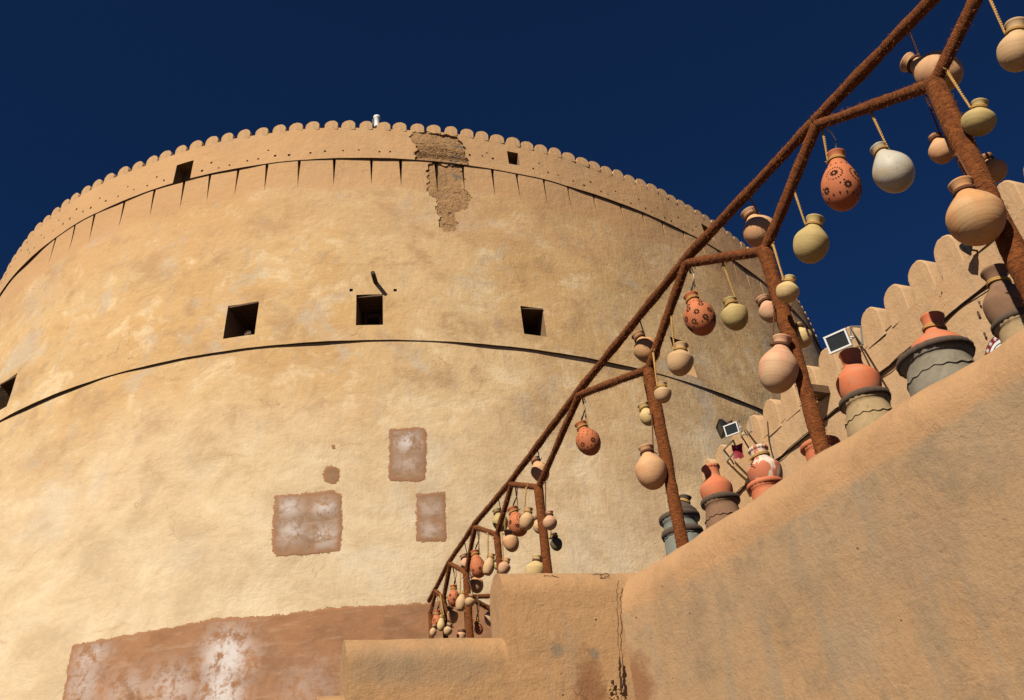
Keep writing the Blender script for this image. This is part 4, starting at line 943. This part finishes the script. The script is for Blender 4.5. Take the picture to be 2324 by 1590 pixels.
# ---------------------------------------------------------------- jars standing behind the coping, each with a jug in its mouth
JN = Vector((.885, .466, 0))
def jar_spot(u, v, off):
    d = ray(u, v); best = None
    for i in range(4):
        a, b = Tn[i], Tn[i+1]; t_ = Vector((b.x-a.x, b.y-a.y, 0)).normalized(); n_ = Vector((t_.y, -t_.x, 0)); n_ = n_ if n_.x > 0 else -n_
        P = d*((a+n_*off).dot(n_)/d.dot(n_)); L_ = Vector((b.x-a.x, b.y-a.y, 0)).length; s = (P-a).dot(t_)/L_
        e = 0 if 0 <= s <= 1 else min(abs(s), abs(s-1))
        if best is None or e < best[0]: best = (e, P)
    return best[1]
def jar(rim, rr, mat, label, off=.43, rimmat='rim', belly=1.06, bands=2, wave=True, open_=False, lip=.93):
    P = jar_spot(*rim, off); r = px2m(rr, P); h = P.z-LEDGE
    o = empty('storage_jar', (P.x, P.y, LEDGE), label=label, cat='jar', group='jars behind the coping')
    t = r*.86; prof = [(.001, .004), (t*.75, .004), (t*.9, h*.10), (t*belly, h*.35), (t*(belly*.85+.15), h*.60), (t*(belly*.35+.65), h*.80), (t*.95, h*.90), (t*.96, h*.935), (r*.93, h*.95), (r*.80, h*.97), (r*.74, h*.80), (r*.76, h*.3), (.001, h*.25)]
    bd = MB().lathe(prof, 48, lambda w, z_: 1+.008*math.sin(2*w+1)+.005*math.sin(5*w)).build('body', M[mat], o)
    MB().lathe([(r*.88, h*.945), (r*.98, h*.955), (r*1.0, h*.975), (r*.985, h*.995), (r*.9, h), (r*.80, h*.985), (r*.78, h*.96), (r*.88, h*.945)], 48, lambda w, z_: 1+.012*math.sin(w*26)*(1 if wave else 0)+.008*math.sin(3*w)).build('rim', M[rimmat], o)
    for k in range(bands):
        zb = h*(.80-.20*k); rb_ = t*np.interp(zb/h, [.1, .35, .60, .80, .90], [.9, belly, belly*.85+.15, belly*.35+.65, .95])+.002
        f = (zb/h-.4)/.42; mb = MB(); n = 96
        mb.tube([((rb_)*math.cos(2*math.pi*i/n), rb_*math.sin(2*math.pi*i/n), zb+(.0045*math.sin(2*math.pi*i/n*17)+.003*math.sin(2*math.pi*i/n*5) if wave else 0)) for i in range(n+1)], .004, 6); mb.build('wavy_band', M[mat], bd)
    return o, P, r, h
def jug(rim, rr, body, rb, axisP, mat, label, bottom_z, neck=.74, cord=False, group='jugs standing in the jars', frilled=False):
    """upright jug standing on the axis of its jar"""
    hv = Vector((axisP.x, axisP.y, 0)).normalized()
    Rm = on_plane(*rim, axisP, hv); C = on_plane(*body, axisP, hv); s = (Rm-C); b = px2m(rb, C); r = px2m(rr, C)
    o = empty('jug', (C.x, C.y, bottom_z), label=label, cat='jug', group=group)
    tilt = Vector((s.x*.8, s.y*.8, s.z)).normalized(); o.rotation_euler = tilt.to_track_quat('Z', 'Y').to_euler()
    zc = max(.02, C.z-bottom_z); pr, rn, zn = pot_profile(b, zc, r, s.length, b*.5, neck, r*1.75)
    pr = [(x, zz+zc) for x, zz in pr]; pr = [(x, max(zz, .002)) for x, zz in pr]
    MB().lathe(pr, 44, lambda w, z_: 1+.006*math.sin(2*w)).build('body', M[mat], o)
    if frilled:
        MB().lathe([(r*.93, zc+s.length-.022), (r*1.06, zc+s.length-.016), (r*1.06, zc+s.length-.004), (r*.95, zc+s.length+.002)], 72, lambda w, z_: 1+.03*math.sin(w*18)).build('frilled_rim', M[mat], o)
    if cord:
        mb = MB(); n = 26
        for k in (0, 1): mb.tube([((rn+.005)*math.cos(2*math.pi*i/n), (rn+.005)*math.sin(2*math.pi*i/n), zc+zn+.006*math.sin(2*math.pi*i/n)+.008*k) for i in range(n+1)], .005, 5)
        for k in range(3): mb.tube([(rn*.7, -rn*.7, zc+zn), (rn*1.25+.02*k, -rn*.9-.03, zc+zn-.02-.01*k), (rn*1.6+.02*k, -rn*1.1, zc+zn-.045-.012*k)], [.005, .004, .002], 5)
        mb.build('neck_cord', M['rope'], o)
    return o
# grey jar with terracotta jug
o, P, r, h = jar((2121, 808), 86, 'greyjar', 'wide grey jar with rope edged rim and wavy bands between the two thickest posts', .45, bands=3, belly=1.10)
jug((2105, 722), 26, (2116, 800), 62, P, 'terracotta', 'terracotta jug with corded neck in the wide grey jar', P.z-.17, .84, True)
o, P, r, h = jar((1961, 905), 58, 'beigejar', 'straw coloured jar with scratched wavy bands beside the second thickest post', .40, bands=2, belly=1.32)
jug((1927, 802), 25, (1946, 868), 49, P, 'terracotta', 'bright orange terracotta jug in the straw coloured jar', P.z-.05, .86)
o, P, r, h = jar((1860, 1008), 45, 'terracotta', 'open terracotta bowl half behind the second thickest post', .42, bands=0, belly=.95, rimmat='terracotta')
o, P, r, h = jar((1736, 1098), 42, 'terracotta', 'low terracotta jar under the whitewashed jug', .40, bands=0, belly=.98, rimmat='terracotta')
jug((1721, 1018), 22, (1737, 1068), 39, P, 'dripped', 'whitewashed terracotta jug with frilled rim', P.z-.04, .86, True, frilled=True)
o, P, r, h = jar((1634, 1134), 45, 'brownjar', 'brown jar with dark rim under the frilled orange jug', .38, bands=1, belly=1.26)
jug((1613, 1060), 20, (1627, 1111), 37, P, 'terracotta', 'orange terracotta jug with frilled rim in the brown jar', P.z-.05, .86, frilled=True)
o, P, r, h = jar((1541, 1172), 47, 'bluejar', 'blue grey jar with double dark rim behind the third thickest post', .38, bands=3, belly=1.12)
MB().lathe([(r*.84, h*.80), (r*.98, h*.81), (r*1.02, h*.835), (r*.98, h*.86), (r*.84, h*.865)], 48, lambda w, z_: 1+.012*math.sin(w*26)).build('lower_rim', M['rim'], o)
jug((1549, 1128), 14, (1542, 1160), 32, P, 'darkjar', 'dark jug with a rope in the blue grey jar', P.z-.05, .74, True)
o, P, r, h = jar((2306, 728), 56, 'beigejar', 'shaded jar at the foot of the thickest post', .44, bands=2)
jug((2253, 616), 30, (2280, 690), 50, P, 'brownjar', 'shaded jug with corded neck in the jar at the foot of the thickest post', P.z-.06, .72, True)  # darker clay paints in the shadow lying on this jug
